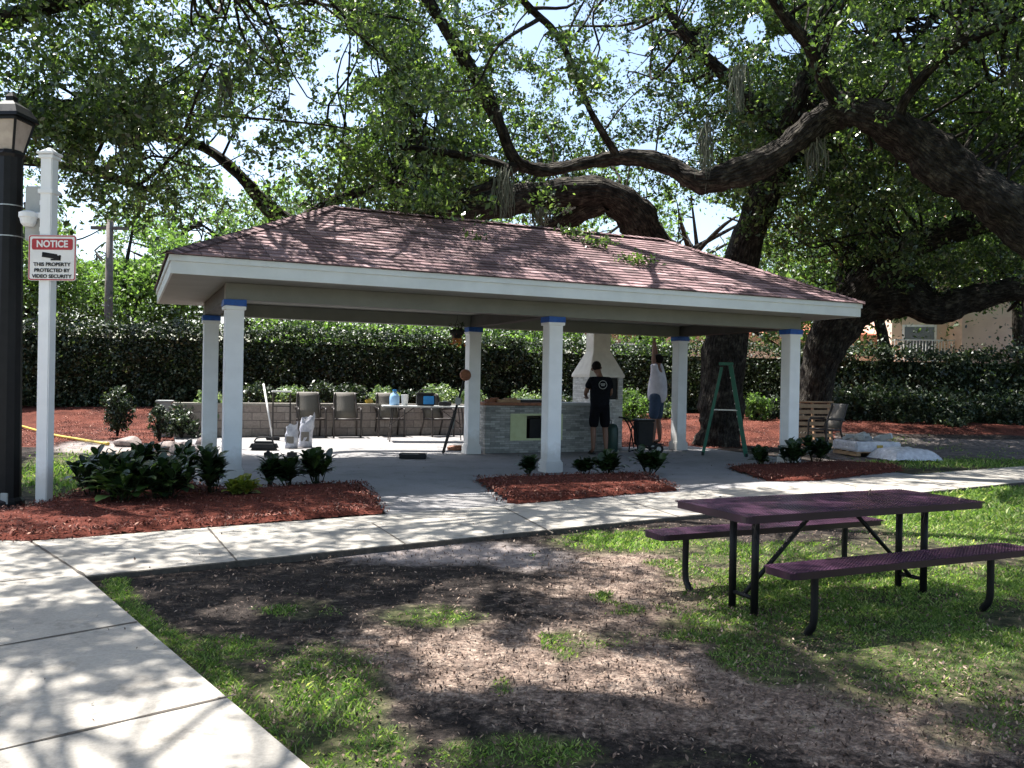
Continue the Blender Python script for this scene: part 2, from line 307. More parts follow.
# ------------------------------------------------------------------ terrain
def terr(x, y): return -.05+.5*smooth((np.asarray(y, float)-22.8)/4.5)
def sp(a, b, st, far): 
    core = np.arange(a, b, st); out = [b]; s_ = st
    while out[-1] < far: s_ *= 1.35; out.append(out[-1]+s_)
    return core, np.array(out)
xc, xr = sp(-14, 16, .1, 300); _, xl = sp(0, 14, .1, 300); xs = np.concatenate([-xl[::-1], xc, xr]); xs = np.unique(np.round(xs, 4))
yc, yr = sp(1.5, 34, .1, 600); ys = np.concatenate([[-60, -30, -12, -5, -2, 0, 1], yc, yr])
GX, GY = np.meshgrid(xs, ys)
def ell(px, py, cx, cy, rx, ry): return np.clip(1.5-np.sqrt(((px-cx)/rx)**2+((py-cy)/ry)**2), 0, 1)
def masks(x, y):
    z = terr(x, y); px, py, ww = pr(np.stack([x, y, z], -1)); ok = ww > .3; g = np.zeros(x.shape); mu = np.zeros(x.shape); sa = np.zeros(x.shape); li = np.full(x.shape, .25)
    u, v = wl(x, y)
    def E(*a): return ell(px, py, *a)
    front = (y < 17)
    strip = np.clip(1.1-np.abs(px-(120+(py-590)*1.02+10*np.sin(py/17)))/np.maximum(1, 22+(py-580)*.32), 0, 1)*(py > 572)
    for a, w_ in ((E(325, 695, 62, 48), 1), (E(225, 650, 55, 16), .8), (E(430, 618, 60, 13), .7), (E(300, 610, 60, 14), .45), (E(640, 541, 95, 13), .75), (E(615, 520+20, 60, 12), .6), (E(860, 600, 200, 60), .75),
                  (E(960, 510, 110, 40), .85), (E(930, 660, 160, 55), .75), (E(520, 755, 85, 20), .95), (E(500, 685, 14, 12), .6), (E(600, 640, 60, 14), .45), (E(720, 625, 80, 25), .6), (E(370, 745, 50, 30), .7), (E(980, 730, 90, 30), .5), (E(1100, 600, 90, 150), .9), (strip, .95)):
        g = np.maximum(g, a*w_*front)
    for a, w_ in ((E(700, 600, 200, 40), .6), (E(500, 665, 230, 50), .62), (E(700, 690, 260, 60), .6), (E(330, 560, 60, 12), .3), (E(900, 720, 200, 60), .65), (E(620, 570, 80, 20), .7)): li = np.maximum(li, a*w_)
    for a, w_ in ((E(440, 553, 120, 12), .75), (E(530, 560, 60, 14), .6), (E(385, 590, 50, 12), .3), (E(560, 640, 60, 22), .25), (E(100, 448, 45, 7), 1), (E(190, 465, 40, 12), .9)): sa = np.maximum(sa, a*w_)
    rightback = (px > 820)
    sa = np.maximum(sa, (rightback & (y > 17.5) & (y < 24.5))*.45)
    g = np.maximum(g, E(85, 478, 75, 24)*1.0*(x < -4)); g = np.maximum(g, E(960, 464, 110, 5)*.9); g = np.maximum(g, E(870, 470, 40, 9)*.8); g = np.maximum(g, (rightback & (y > 17.5) & (y < 25))*.3*fbm(x, y, 1.5, 5)*2)
    left = smooth((y-17.2-.3*np.sin(x*1.7))/.6)*(u < .2)
    mu = np.maximum(left*(1-E(100, 448, 50, 8)), smooth((y-24.6)/.8)); mid = ((u > 7.2) & (v > 4.4) & (px < 835) & (v > 4.4))*1.; mu = np.maximum(mu, mid)
    g = np.maximum(g, np.clip((fbm(x, y, .7, 91)-.5)*4, 0, .75)*(x > .2)*(y > 2)*(y < 8.5)*front); far = ~ok | (y < 1.2); g = np.where(far, .6, g); g = np.where((x > 8) & (y < 12), .7, g); mu = np.where(far, 0, mu)
    return g, mu, sa, li
g_, m_, s_, l_ = masks(GX, GY); GZ = terr(GX, GY)+(fbm(GX, GY, .8, 3)-.5)*.035*(np.abs(GX) < 17)
nx, ny = len(xs), len(ys); idx = np.arange(nx*ny).reshape(ny, nx)
fc = np.stack([idx[:-1, :-1], idx[:-1, 1:], idx[1:, 1:], idx[1:, :-1]], -1).reshape(-1, 4)
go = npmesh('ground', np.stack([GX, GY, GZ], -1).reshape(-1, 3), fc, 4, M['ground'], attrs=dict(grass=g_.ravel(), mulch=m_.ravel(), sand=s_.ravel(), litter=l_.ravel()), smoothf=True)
tag(go, kind='structure')
# paths
P2 = lambda px, py: tuple(gp(px, py)[:2])
A0 = np.array(P2(30, 541)); B0 = np.array(P2(85, 576)); C0 = np.array(P2(312, 768)); dBC = (C0-B0)/np.linalg.norm(C0-B0); C1 = C0+dBC*7
FR = np.array(P2(1024, 466)); NR = np.array(P2(1024, 482)); dF = (FR-A0)/np.linalg.norm(FR-A0); dN = (NR-B0)/np.linalg.norm(NR-B0)
def path(name, poly, joints):
    mb = MB(); mb.prism(poly, -.2, 0); o = mb.build(name, [M['walk'], M['joint']], bevel=.006)
    for p in o.data.polygons: p.material_index = int(abs(p.normal.z) < .4)
    tag(o, kind='structure')
    return o
def strip(mb, a, b, w_=.018, z=.003):
    a = np.array(a, float); b = np.array(b, float); d = (b-a)/np.linalg.norm(b-a); n = np.array([-d[1], d[0]])*w_/2; k = max(2, int(np.linalg.norm(b-a)/.12)); q = []
    for i in range(k+1):
        p = a+(b-a)*i/k; j = random.uniform(.5, 1.4); q.append(((*(p-n*j), z), (*(p+n*j), z)))
    for i in range(k): mb.quad(q[i][0], q[i+1][0], q[i+1][1], q[i][1])
A1 = A0+dF*40; B1 = B0+dN*40; WL = P2(-300, 541)
sw = path('cross_path', [tuple(A0), tuple(B0), tuple(B1), tuple(A1)][::1], None)
mw = path('main_path', [tuple(A0-(B0-A0)*.0), (-14, A0[1]+.0), (-14, C1[1]), tuple(C1), tuple(B0)], None)
jm = MB(); strip(jm, A0, B0, .03)
for a, b in (((207, 527), (237, 561)), ((372, 523), (407, 545)), ((505, 508), (553, 533)), ((625, 500), (680, 517))): strip(jm, P2(*a), P2(*b))
for k in range(7): strip(jm, A0+dF*(11.2+k*1.9), B0+dN*(10.2+k*1.9))
for a, b in (((0, 582), (64, 575)), ((0, 646), (137, 622)), ((0, 750), (236, 695))):
    a = np.array(P2(*a)); b = np.array(P2(*b)); strip(jm, b+(a-b)*3, b)
tag(jm.build('path_joints', M['joint']), kind='structure')
sl = [lw(*p)[:2] for p in ((-.45, -.75), (1.3, -.75), (1.3, -3.7), (5.7, -3.05), (8, -2.7), (11.2, -2.2), (11.2, 4.6), (7.45, 4.6), (7.45, 9.33), (-.3, 9.33), (-.45, 4.6))]
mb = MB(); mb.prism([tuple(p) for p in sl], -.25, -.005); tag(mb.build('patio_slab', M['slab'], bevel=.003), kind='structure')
# mulch beds
def inworld(poly, x, y): return inpoly(x, y, poly)
def bed(name, pxpoly, nchips):
    poly = [P2(*p) for p in pxpoly]; P = np.array(poly); x0, y0 = P.min(0); x1, y1 = P.max(0)
    gx, gy = np.meshgrid(np.arange(x0, x1, .06), np.arange(y0, y1, .06)); 
    wob = .05; inn = inpoly(gx+wob*(fbm(gx, gy, .3, 9)-.5)*2, gy+wob*(fbm(gx, gy, .3, 11)-.5)*2, poly)
    cnt = sum(inpoly(gx+r_*math.cos(k), gy+r_*math.sin(k), poly).astype(float) for k in range(7) for r_ in (.1, .2, .32))/21
    gz = -.022+.085*cnt**1.7+.03*fbm(gx, gy, .12, 4)*cnt; idx = np.arange(gx.size).reshape(gx.shape)
    f = np.stack([idx[:-1, :-1], idx[:-1, 1:], idx[1:, 1:], idx[1:, :-1]], -1)[inn[:-1, :-1] & inn[1:, 1:]].reshape(-1, 4)
    V = np.stack([gx, gy, gz], -1).reshape(-1, 3); us = np.unique(f); re = np.zeros(len(V), int); re[us] = np.arange(len(us))
    o = npmesh(name, V[us], re[f], 4, M['mulchbed'], smoothf=True); tag(o, kind='structure')
    c = np.stack([rng.uniform(x0, x1, nchips*3), rng.uniform(y0, y1, nchips*3)], 1); j_ = c+rng.normal(size=c.shape)*.045; k_ = inpoly(j_[:, 0], j_[:, 1], poly); ins = inpoly(c[:, 0], c[:, 1], poly)[k_][:nchips]; c = c[k_][:nchips]
    return np.column_stack([c, np.where(ins, .05+.03*rng.random(len(c)), .012)])
M['mulchbed'] = mat('mulch_bed', (.15, .042, .028), (.05, .014, .01), 40, .95, .8, 70, spec=.1, dist=.03)
beds = [bed('mulch_bed', [(-120, 541), (0, 541), (30, 541), (388, 513), (366, 485), (300, 487), (235, 492), (150, 480), (80, 492), (25, 510), (-120, 530)], 14000),
        bed('mulch_bed', [(472, 480), (511, 504.5), (681, 490.5), (648, 475)], 6000),
        bed('mulch_bed', [(724, 468), (766, 481.5), (815, 481), (905, 471), (900, 466), (830, 463)], 4500)]
n = 60000; c = np.stack([rng.uniform(-13, 14, n), rng.uniform(16.8, 29, n)], 1); gm = masks(c[:, 0], c[:, 1])[1]; c = c[rng.random(n) < gm]
beds.append(np.column_stack([c, terr(c[:, 0], c[:, 1])+.02]))
tag(leaves(np.vstack(beds), .04, 'mulch_chips', M['chip'], aspect=.35, up=1.2), 'red brown shredded wood mulch chips over the planting beds', 'mulch', kind='stuff')
# ------------------------------------------------------------------ grass and litter
def onpath(x, y):
    q = inpoly(x, y, [tuple(A0), tuple(B0), tuple(B1), tuple(A1)]) | inpoly(x, y, [tuple(A0), (-14, A0[1]), (-14, C1[1]), tuple(C1), tuple(B0)])
    q |= inpoly(x, y, [tuple(p) for p in sl]); return q
def blades(n, x0, x1, y0, y1, h, wd):
    x = rng.uniform(x0, x1, n); y = rng.uniform(y0, y1, n); g, mu, sa, li = masks(x, y); dens = np.clip((g-.8*(1-fbm(x, y, .22, 21)))*3, 0, 1)*np.clip(fbm(x, y, .9, 31)*2.2-.15, .2, 1); dens[mu > .4] = 0
    k = (rng.random(n) < dens) & ~onpath(x, y); x = x[k]; y = y[k]; g = g[k]; n = len(x); z = terr(x, y)-.01
    a = rng.uniform(0, 2*np.pi, n); hh = h*rng.uniform(.45, 1.35, n)*(.5+.7*g); lean = rng.uniform(.3, 1.3, n)*hh; la = rng.uniform(0, 2*np.pi, n)
    b = np.stack([x, y, z], 1); s = np.stack([np.cos(a), np.sin(a), 0*a], 1)*wd*rng.uniform(.6, 1.3, n)[:, None]; t = b+np.stack([np.cos(la)*lean, np.sin(la)*lean, hh], 1)
    m1 = b+np.stack([np.cos(la)*lean*.35, np.sin(la)*lean*.35, hh*.65], 1)
    return np.stack([b-s, b+s, m1+s*.8, t, m1-s*.8], 1).reshape(-1, 3)
V = np.vstack([blades(330000, -4, 4.5, 2.4, 7, .027, .0045), blades(330000, -4, 10, 6, 14, .036, .006), blades(90000, -10, 15, 10, 25, .07, .012)])
tag(npmesh('grass', V, np.arange(len(V)).reshape(-1, 5), 5, M['grass']), 'patchy green lawn grass growing in the dirt beside the paths', 'grass', kind='stuff')
n = 420000; x = rng.uniform(-5, 9, n); y = 2.4+12*rng.random(n)**1.6; g, mu, sa, li = masks(x, y); k = (rng.random(n) < np.clip(li*1.0-.1, .09, 1)*np.clip(1.15-g*.9, .1, 1)**np.clip(3*fbm(x, y, .35, 41)-.9, 0, 1)) & ~onpath(x, y)
C = np.stack([x[k], y[k], terr(x[k], y[k])+.012+.01*rng.random(k.sum())], 1)
x = rng.uniform(-7, 9, 2600); y = rng.uniform(2.5, 18, 2600); k = onpath(x, y) & (rng.random(2600) < .35); C2 = np.stack([x[k], y[k], .008+0*x[k]], 1)
tag(leaves(np.vstack([C, C2]), .021, 'leaf_litter', M['litter'], aspect=.45, up=1.6), 'dry brown fallen oak leaves scattered over the bare dirt', 'leaf litter', kind='stuff')
# ================================================================== pavilion (local frame u, v, z)
S_, W_P, ZB, AE, ZE, FH, ZR, RL, BE = 5.073, 3.585, 2.57, .849, 2.807, .237, 4.387, 3.318, .882
pav = empty('picnic_pavilion', (OX, OY, 0), TH, 'open picnic pavilion with white square columns, pale fascia and red brown shingle hip roof', 'pavilion')
pav['label'] = 'open picnic pavilion, white square columns carrying a red brown shingled hip roof'
for iu in range(3):
    for iv in range(2):
        c = (iu*S_, iv*W_P, 0); mb = MB(); mb.box((0, 0, 1.28), (.25, .25, 2.52)); col = mb.build('column', M['white'], pav, bevel=.008, loc=c)
        mb = MB(); mb.box((0, 0, .085), (.31, .31, .17)); mb.box((0, 0, .185), (.28, .28, .03)); mb.build('base_trim', M['white'], col, bevel=.006)
        mb = MB(); mb.box((0, 0, ZB-.115), (.30, .30, .05)); mb.build('capital', M['white'], col, bevel=.005)
        mb = MB(); mb.box((0, 0, ZB-.043), (.306, .306, .09)); 
        o = mb.build('masking_tape', M['tape'], col, jitter=.004); o['label'] = 'blue masking tape wrapped round the column top'
L0, L1, V0, V1 = -.125, 2*S_+.125, -.125, W_P+.125
def beamp(c, d, m=M['beam']): mb = MB(); mb.box(c, d); mb.build('beam', m, pav, bevel=.004)
zc = (ZB+ZE)/2; hh = ZE-ZB-.004
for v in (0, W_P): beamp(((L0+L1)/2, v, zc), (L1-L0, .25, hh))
for u in (0, S_, 2*S_): beamp((u, W_P/2, zc), (.24, W_P-.256, hh-.01), M['beamshade'])  # darker copy of the beam paint: under-roof shade put into the colour
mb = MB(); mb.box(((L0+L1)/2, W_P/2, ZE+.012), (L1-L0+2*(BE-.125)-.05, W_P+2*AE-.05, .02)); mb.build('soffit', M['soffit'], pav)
E0, E1, F0, F1 = -BE, 2*S_+BE, -AE, W_P+AE; zt = ZE+FH
mb = MB(); t = .03
mb.box(((E0+E1)/2, F0+t/2, ZE+FH/2), (E1-E0, t, FH)); mb.box(((E0+E1)/2, F1-t/2, ZE+FH/2), (E1-E0, t, FH))
mb.box((E0+t/2, (F0+F1)/2, ZE+FH/2), (t, F1-F0-2*t-.004, FH)); mb.box((E1-t/2, (F0+F1)/2, ZE+FH/2), (t, F1-F0-2*t-.004, FH))
mb.build('fascia', M['fascia'], pav, bevel=.003)
mb = MB(); t = .022
mb.box(((E0+E1)/2, F0-t/2, zt-.035), (E1-E0+.04, t, .08)); mb.box(((E0+E1)/2, F1+t/2, zt-.035), (E1-E0+.04, t, .08))
mb.box((E0-t/2, (F0+F1)/2, zt-.035), (t, F1-F0-.004, .08)); mb.box((E1+t/2, (F0+F1)/2, zt-.035), (t, F1-F0-.004, .08))
mb.build('fascia_trim', M['fascia'], pav, bevel=.003)
# roof
mb = MB(); ov = .05; ra = np.array([S_-RL, W_P/2, ZR]); rb = np.array([S_+RL, W_P/2, ZR]); ze = zt+.01
K = [np.array(p) for p in ((E0-ov, F0-ov, ze), (E1+ov, F0-ov, ze), (E1+ov, F1+ov, ze), (E0-ov, F1+ov, ze))]
def slope(a, b, c, d, nrow):  # eave a->b, top d->c
    nrm = np.cross(b-a, d-a); nrm /= np.linalg.norm(nrm); e = (b-a)/np.linalg.norm(b-a); off = random.random()*7
    for k in range(nrow):
        t0, t1 = k/nrow, (k+1)/nrow; p0 = a+(d-a)*t0+nrm*.014; p1 = b+(c-b)*t0+nrm*.014; p2 = b+(c-b)*t1; p3 = a+(d-a)*t1
        uvs = [(float((p-a)@e)+k*.17+off, y) for p, y in ((p0, k*.5+.02), (p1, k*.5+.02), (p2, k*.5+.48), (p3, k*.5+.48))]
        mb.quad(p0, p1, p2, p3, uv=uvs); q0 = p0-nrm*.016; q1 = p1-nrm*.016; mb.quad(q0, q1, p1, p0, uv=[uvs[0], uvs[1], uvs[1], uvs[0]])
slope(K[0], K[1], rb, ra, 21); slope(K[2], K[3], ra, rb, 21); slope(K[1], K[2], rb, rb+1e-4, 21); slope(K[3], K[0], ra, ra+1e-4, 21)
mb.build('roof', M['shingle'], pav)
mb = MB()
def caps(a, b, w_=.15):
    a = np.array(a, float); b = np.array(b, float); n = int(np.linalg.norm(b-a)/.16); d = (b-a)/n; s = np.cross(d/np.linalg.norm(d), [0, 0, 1]); s /= np.linalg.norm(s)
    for i in range(n):
        p = a+d*i+np.array([0, 0, .035]); q = a+d*(i+1.15)+np.array([0, 0, .022]); dr = np.array([0, 0, .055])
        uvo = random.random()*9
        for sg in (1, -1): mb.quad(p, q, q+s*w_*sg-dr, p+s*w_*sg-dr, uv=[(uvo, .1), (uvo+.1, .1), (uvo+.1, .3), (uvo, .3)])
for k_, r__ in ((K[0], ra), (K[1], rb), (K[2], rb), (K[3], ra)): caps(k_, r__)
caps(ra, rb); mb.build('ridge_cap', M['shingle'], pav)
# ================================================================== outdoor kitchen and fireplace
kt = empty('outdoor_kitchen', lw(5.36, 3.55), TH, 'grey ledge stone outdoor kitchen counter behind the middle column, lime board in its opening', 'kitchen counter')
LEN = 2.95
mb = MB()
# front with an opening (u .6-1.75, z .25-.75)
o0, o1, q0, q1 = .56, 1.78, .26, .82; D = .75; zt_ = .99
for c, d in (((o0/2, .06, zt_/2), (o0, .12, zt_)), (((o1+LEN)/2, .06, zt_/2), (LEN-o1, .12, zt_)), (((o0+o1)/2, .06, q0/2), (o1-o0, .12, q0)), (((o0+o1)/2, .06, (q1+zt_)/2), (o1-o0, .12, zt_-q1)),
             ((.06, D/2+.06, zt_/2), (.12, D-.12, zt_)), ((LEN-.06, D/2+.06, zt_/2), (.12, D-.12, zt_)), ((LEN/2, D-.06, zt_/2), (LEN-.25, .1, zt_))): mb.box(c, d)
mb.build('stone_base', M['ledge'], kt, autouv=True)
mb = MB(); mb.box((.78, .05, (q0+q1)/2), (.34, .03, q1-q0-.03)); mb.box((1.63, .05, (q0+q1)/2), (.26, .03, q1-q0-.03))
for c, d in (((o0+.02, .02, (q0+q1)/2), (.04, .06, q1-q0)), ((o1-.02, .02, (q0+q1)/2), (.04, .06, q1-q0)), (((o0+o1)/2, .02, q0+.02), (o1-o0-.08, .06, .04)), (((o0+o1)/2, .02, q1-.02), (o1-o0-.08, .06, .04))): mb.box(c, d)
mb.build('lime_panel', M['limeboard'], kt)
mb = MB(); mb.box((LEN*.27+.01, D/2-.02, zt_+.03), (LEN*.55+.08, D+.12, .055)); o = mb.build('countertop', M['woodred'], kt, bevel=.006); o['label'] = 'bare reddish wood left part of the countertop'
mb = MB(); mb.box((LEN*.78+.01, D/2-.02, zt_+.035), (LEN*.44, D+.08, .06)); o = mb.build('countertop', M['grey'], kt, bevel=.006); o['label'] = 'pale grey slab right part of the countertop'
mb = MB(); mb.box((LEN*.27, D/2, .4), (.3, D-.3, .1)); mb.box((1.4, .45, .45), (.5, .3, .5)); mb.build('inner_shelf', M['dark'], kt)
# fireplace: at right end behind the counter
fp = empty('outdoor_fireplace', (1.99, 20.0, 0), TH-.05, 'white stone outdoor fireplace with flared tan hood and square chimney behind the counter', 'fireplace')
w2, d2 = .42, .45
mb = MB(); hb, ht = 1.12, 1.62
mb.box((0, 0, hb/2), (2*w2, 2*d2, hb)); mb.box((-w2+.07, 0, (hb+ht)/2), (.14, 2*d2, ht-hb-.002)); mb.box((w2-.06, 0, (hb+ht)/2), (.12, 2*d2, ht-hb-.002)); mb.box((0.01, d2-.06, (hb+ht)/2), (2*w2-.27, .12, ht-hb-.004))
mb.build('stone_body', M['whitestone'], fp, autouv=True)
mb = MB(); mb.box((0.01, -.06, hb+.26), (2*w2-.28, 2*d2-.2, .46)); mb.build('firebox', M['black'], fp)
mb = MB(); vs = []; 
for (a, b, z) in ((w2+.03, d2+.03, ht), (w2+.03, d2+.03, ht+.06), (.22, .2, ht+.6)): vs += [(-a, -b, z), (a, -b, z), (a, b, z), (-a, b, z)]
mb._a(vs, [(3, 2, 1, 0)]+[(i*4+j, i*4+(j+1) % 4, i*4+4+(j+1) % 4, i*4+4+j) for i in range(2) for j in range(4)]+[(8, 9, 10, 11)]); mb.build('hood', M['hood'], fp, bevel=.01)
mb = MB(); mb.box((0, 0, ht+.6+.5), (.44, .4, 1.0)); mb.build('chimney', M['hood'], fp, bevel=.01)
# ================================================================== retaining wall and planter soil
rw = empty('retaining_wall', lw(-.3, 9.4), TH, 'low pinkish concrete block retaining wall behind the patio chairs', 'wall')
mb = MB(); mb.box((3.95, .1, .36), (7.9, .2, .82)); mb.build('block_wall', M['block'], rw, autouv=True)
mb = MB(); mb.box((3.95, .1, .80), (7.96, .27, .06)); mb.build('coping', M['walk'], rw, bevel=.01)
mb = MB(); mb.prism([tuple(lw(*p)[:2]) for p in ((-.3, 9.62), (7.6, 9.62), (7.6, 13.5), (-.3, 13.5))], -.1, .62); tag(mb.build('planter_soil', M['mulchbed']), kind='structure')
# ================================================================== apartment building behind right
bd = empty('apartment_building', (17.6, 40, .4), R_(-8), 'peach stucco apartment building with white balcony railing behind the right hedge', 'building')
mb = MB(); mb.box((8, 5, 3.9), (16, 10, 9.2)); mb.box((5.3, -.8, 1.9), (5.6, 1.6, 4.8)); mb.box((12, -.5, 3.2), (5, 1, 7.4)) ; mb.build('wall', M['stucco'], bd)
mb = MB(); mb.box((-7, 6.5, 1.4), (14, 8, 4.6)); mb.build('wall', M['stucco'], bd)
mb = MB(); vs = [(-.6, -1.2, 8.5), (16.6, -1.2, 8.5), (16.6, 10.6, 8.5), (-.6, 10.6, 8.5), (4, 5, 10.4), (12, 5, 10.4)]
mb._a(vs, [(0, 1, 5, 4), (1, 2, 5), (2, 3, 4, 5), (3, 0, 4), (3, 2, 1, 0)]); mb.build('roof', M['tile'], bd)
mb = MB(); vs = [(-14.5, 2, 3.7), (-.02, 2, 3.7), (-.02, 11, 3.7), (-14.5, 11, 3.7), (-11, 6.5, 4.6), (-3, 6.5, 4.6)]
mb._a(vs, [(0, 1, 5, 4), (1, 2, 5), (2, 3, 4, 5), (3, 0, 4), (3, 2, 1, 0)]); mb.build('roof', M['tile'], bd)
def railing(x0, x1, y, z):
    mb = MB(); mb.bar((x0, y, z+1), (x1, y, z+1), .06); mb.bar((x0, y, z+.08), (x1, y, z+.08), .05); k = int((x1-x0)/.13)
    for i in range(k+1): xx = x0+(x1-x0)*i/k; mb.bar((xx, y, z+.1), (xx, y, z+.98), .03)
    mb.build('railing', M['white'], bd)
railing(-.1, 2.45, -.85, 2.3); railing(-6.2, -1.7, 1.2, 1.3); railing(-13.2, -8.2, 1.2, 1.3)
mb = MB(); mb.box((1.2, -.45, 2.2), (2.6, .88, .2)); mb.box((-3.9, 1.9, 1.15), (4.7, 1.5, .2)); mb.box((-10.7, 1.9, 1.15), (5.2, 1.5, .2)); mb.build('balcony_floor', M['stucco'], bd)
for x, z, y in ((-3.4, 2.2, 2.46), (-12.2, 2.4, 2.46), (-9.8, 2.4, 2.46), (1.2, 3.3, -.04), (1.2, 6.3, -.04), (6.5, 6.3, -.04)):
    mb = MB(); mb.box((x, y+.02, z), (1.5, .06, 1.5)); wn = mb.build('window', M['white'], bd); mb = MB(); mb.box((x, y-.012, z), (1.3, .01, 1.3)); mb.build('pane', M['windowglass'], wn)

# ================================================================== trees
def rough_tube(P, R, seed=0, n=14, sub=7, amp=.1):
    """P control points, R radii -> verts, faces arrays with knobbly surface"""
    Q = crom(P, sub); r = np.interp(np.linspace(0, len(P)-1, len(Q)), np.arange(len(P)), R); d = np.gradient(Q, axis=0); d /= np.linalg.norm(d, axis=1)[:, None]
    g = np.random.default_rng(seed); up = np.cross(d[0], [.3, .2, 1.]); up /= np.linalg.norm(up); V = []; ph = g.uniform(0, 6, 6); LA = []; ln = np.concatenate([[0], np.cumsum(np.linalg.norm(np.diff(Q, axis=0), axis=1))])+seed*3.7
    for i in range(len(Q)):
        up = up-d[i]*(up@d[i]); up /= np.linalg.norm(up); s = np.cross(d[i], up); a = np.arange(n)*2*np.pi/n
        rr = r[i]*(1+amp*.9*math.sin(i*.83+ph[2])*math.sin(i*.37+ph[3])+amp*np.sin(2*a+ph[0]+i*.23)+amp*.6*np.sin(3*a+ph[1]-i*.31)+g.normal(size=n)*amp*.35)
        V.append(Q[i]+rr[:, None]*(np.cos(a)[:, None]*up+np.sin(a)[:, None]*s)); LA.append(np.stack([np.cos(a)*r[i], np.sin(a)*r[i], np.full(n, ln[i])], 1))
    m = len(Q); V = np.vstack(V); ii, kk = np.meshgrid(np.arange(m-1), np.arange(n), indexing='ij'); k2 = (kk+1) % n
    F = np.stack([ii*n+kk, ii*n+k2, (ii+1)*n+k2, (ii+1)*n+kk], -1).reshape(-1, 4); LAST[0] = np.vstack(LA); return V, F, Q, r
LAST = [None]
class Wood:
    def __init__(s): s.A = []; s.V = []; s.F = []; s.n = 0; s.Q = []; s.R = []
    def add(s, P, R, seed=0, n=14, sub=7, amp=.1, reg=True):
        V, F, Q, r = rough_tube(P, R, seed, n, sub, amp); s.V.append(V); s.A.append(LAST[0]); s.F.append(F+s.n); s.n += len(V)
        if reg: s.Q.append(Q); s.R.append(r)
        return s
    def limb(s, pts, seed=0, ws=.86, **k):  # pts: (px, py, Y, width_px)
        P = [at(a, b, Y) for a, b, Y, w_ in pts]; R = [w_*ws*Y/FPX/2 for a, b, Y, w_ in pts]; return s.add(P, R, seed, **k)
    def twigs(s, C, g, frac=.6, r0=.035):
        Q = np.vstack(s.Q); C = C[g.random(len(C)) < frac]
        for c in C:
            # join nearer cluster points to the closest wood, starting from a random earlier place
            dd = np.linalg.norm(Q-c, axis=1); j = int(np.argmin(dd+g.random(len(Q))*.8)); L = dd[j]
            if L < .2 or L > 5: continue
            a = Q[j]; m1 = a+(c-a)*.35+g.normal(size=3)*L*.1; m2 = a+(c-a)*.7+g.normal(size=3)*L*.12; rr = r0*(.5+.35*L)
            rr = min(rr, .09); V, F, q, r = rough_tube([a, m1, m2, c], [rr, rr*.7, rr*.45, rr*.2], int(g.integers(1e6)), 5, 4, .08)
            s.V.append(V); s.A.append(LAST[0]); s.F.append(F+s.n); s.n += len(V); s.Q.append(q[4:])
    def build(s, parent, name='trunk'): return npmesh(name, np.vstack(s.V), np.vstack(s.F), 4, M['bark'], parent, smoothf=True, attrs=dict(zip(('ba', 'bb', 'bc'), np.vstack(s.A).T)))
GAPS = [(215, 150, 22, 20), (155, 152, 16, 14), (108, 150, 16, 10), (232, 185, 14, 18), (335, 70, 24, 26), (345, 45, 22, 14), (375, 68, 16, 12), (440, 35, 14, 16), (527, 30, 22, 22), (560, 15, 18, 14), (524, 82, 10, 14),
        (640, 55, 14, 20), (650, 150, 18, 10), (712, 222, 34, 24), (700, 245, 30, 14), (720, 60, 14, 20), (785, 45, 20, 14), (755, 30, 14, 18), (905, 35, 18, 12), (925, 22, 26, 10), (858, 28, 12, 10), (90, 245, 24, 20), (135, 250, 16, 12), (65, 95, 14, 10), (80, 215, 18, 16),
        (610, 235, 16, 16), (300, 95, 14, 20), (600, 45, 12, 16), (475, 60, 12, 10), (1000, 70, 14, 10), (30, 200, 12, 14), (250, 130, 14, 12), (200, 232, 16, 12), (430, 120, 12, 10), (345, 120, 14, 10), (180, 60, 12, 10)]
LIT = [((-60, 650), (120, 640), (210, 680), (330, 790), (-60, 790), .96), ((150, 600), (260, 640), (410, 720), (430, 790), (300, 790), .92), ((235, 433), (480, 433), (480, 455), (200, 456), .85), ((790, 620), (1040, 640), (1040, 720), (860, 740), .85),
       ((555, 525), (720, 520), (720, 570), (560, 560), .85), ((400, 590), (620, 590), (640, 680), (420, 690), .9), ((0, 545), (700, 500), (1030, 462), (1030, 485), (680, 520), (120, 575), .5), ((20, 452), (150, 452), (150, 480), (20, 485), .85),
       ((690, 415), (800, 415), (800, 448), (690, 448), .9), ((20, 425), (220, 425), (220, 452), (20, 452), .5), ((880, 480), (1040, 480), (1040, 560), (880, 540), .6), ((680, 495), (990, 480), (1010, 580), (740, 600), .85), ((820, 425), (1030, 425), (1030, 435), (820, 435), .5), ((560, 560), (760, 560), (760, 650), (560, 650), .4)]
LITR = [((640, 240), (700, 250), (860, 300), (620, 300), (560, 262), .93), ((300, 205), (400, 210), (420, 232), (250, 252), (190, 250), .85), ((500, 262), (640, 262), (640, 290), (500, 280), .6)]
def shadow_xy(c, z): k = (c[..., 2]-z)/SV[2]; return c[..., 0]-SV[0]*k, c[..., 1]-SV[1]*k
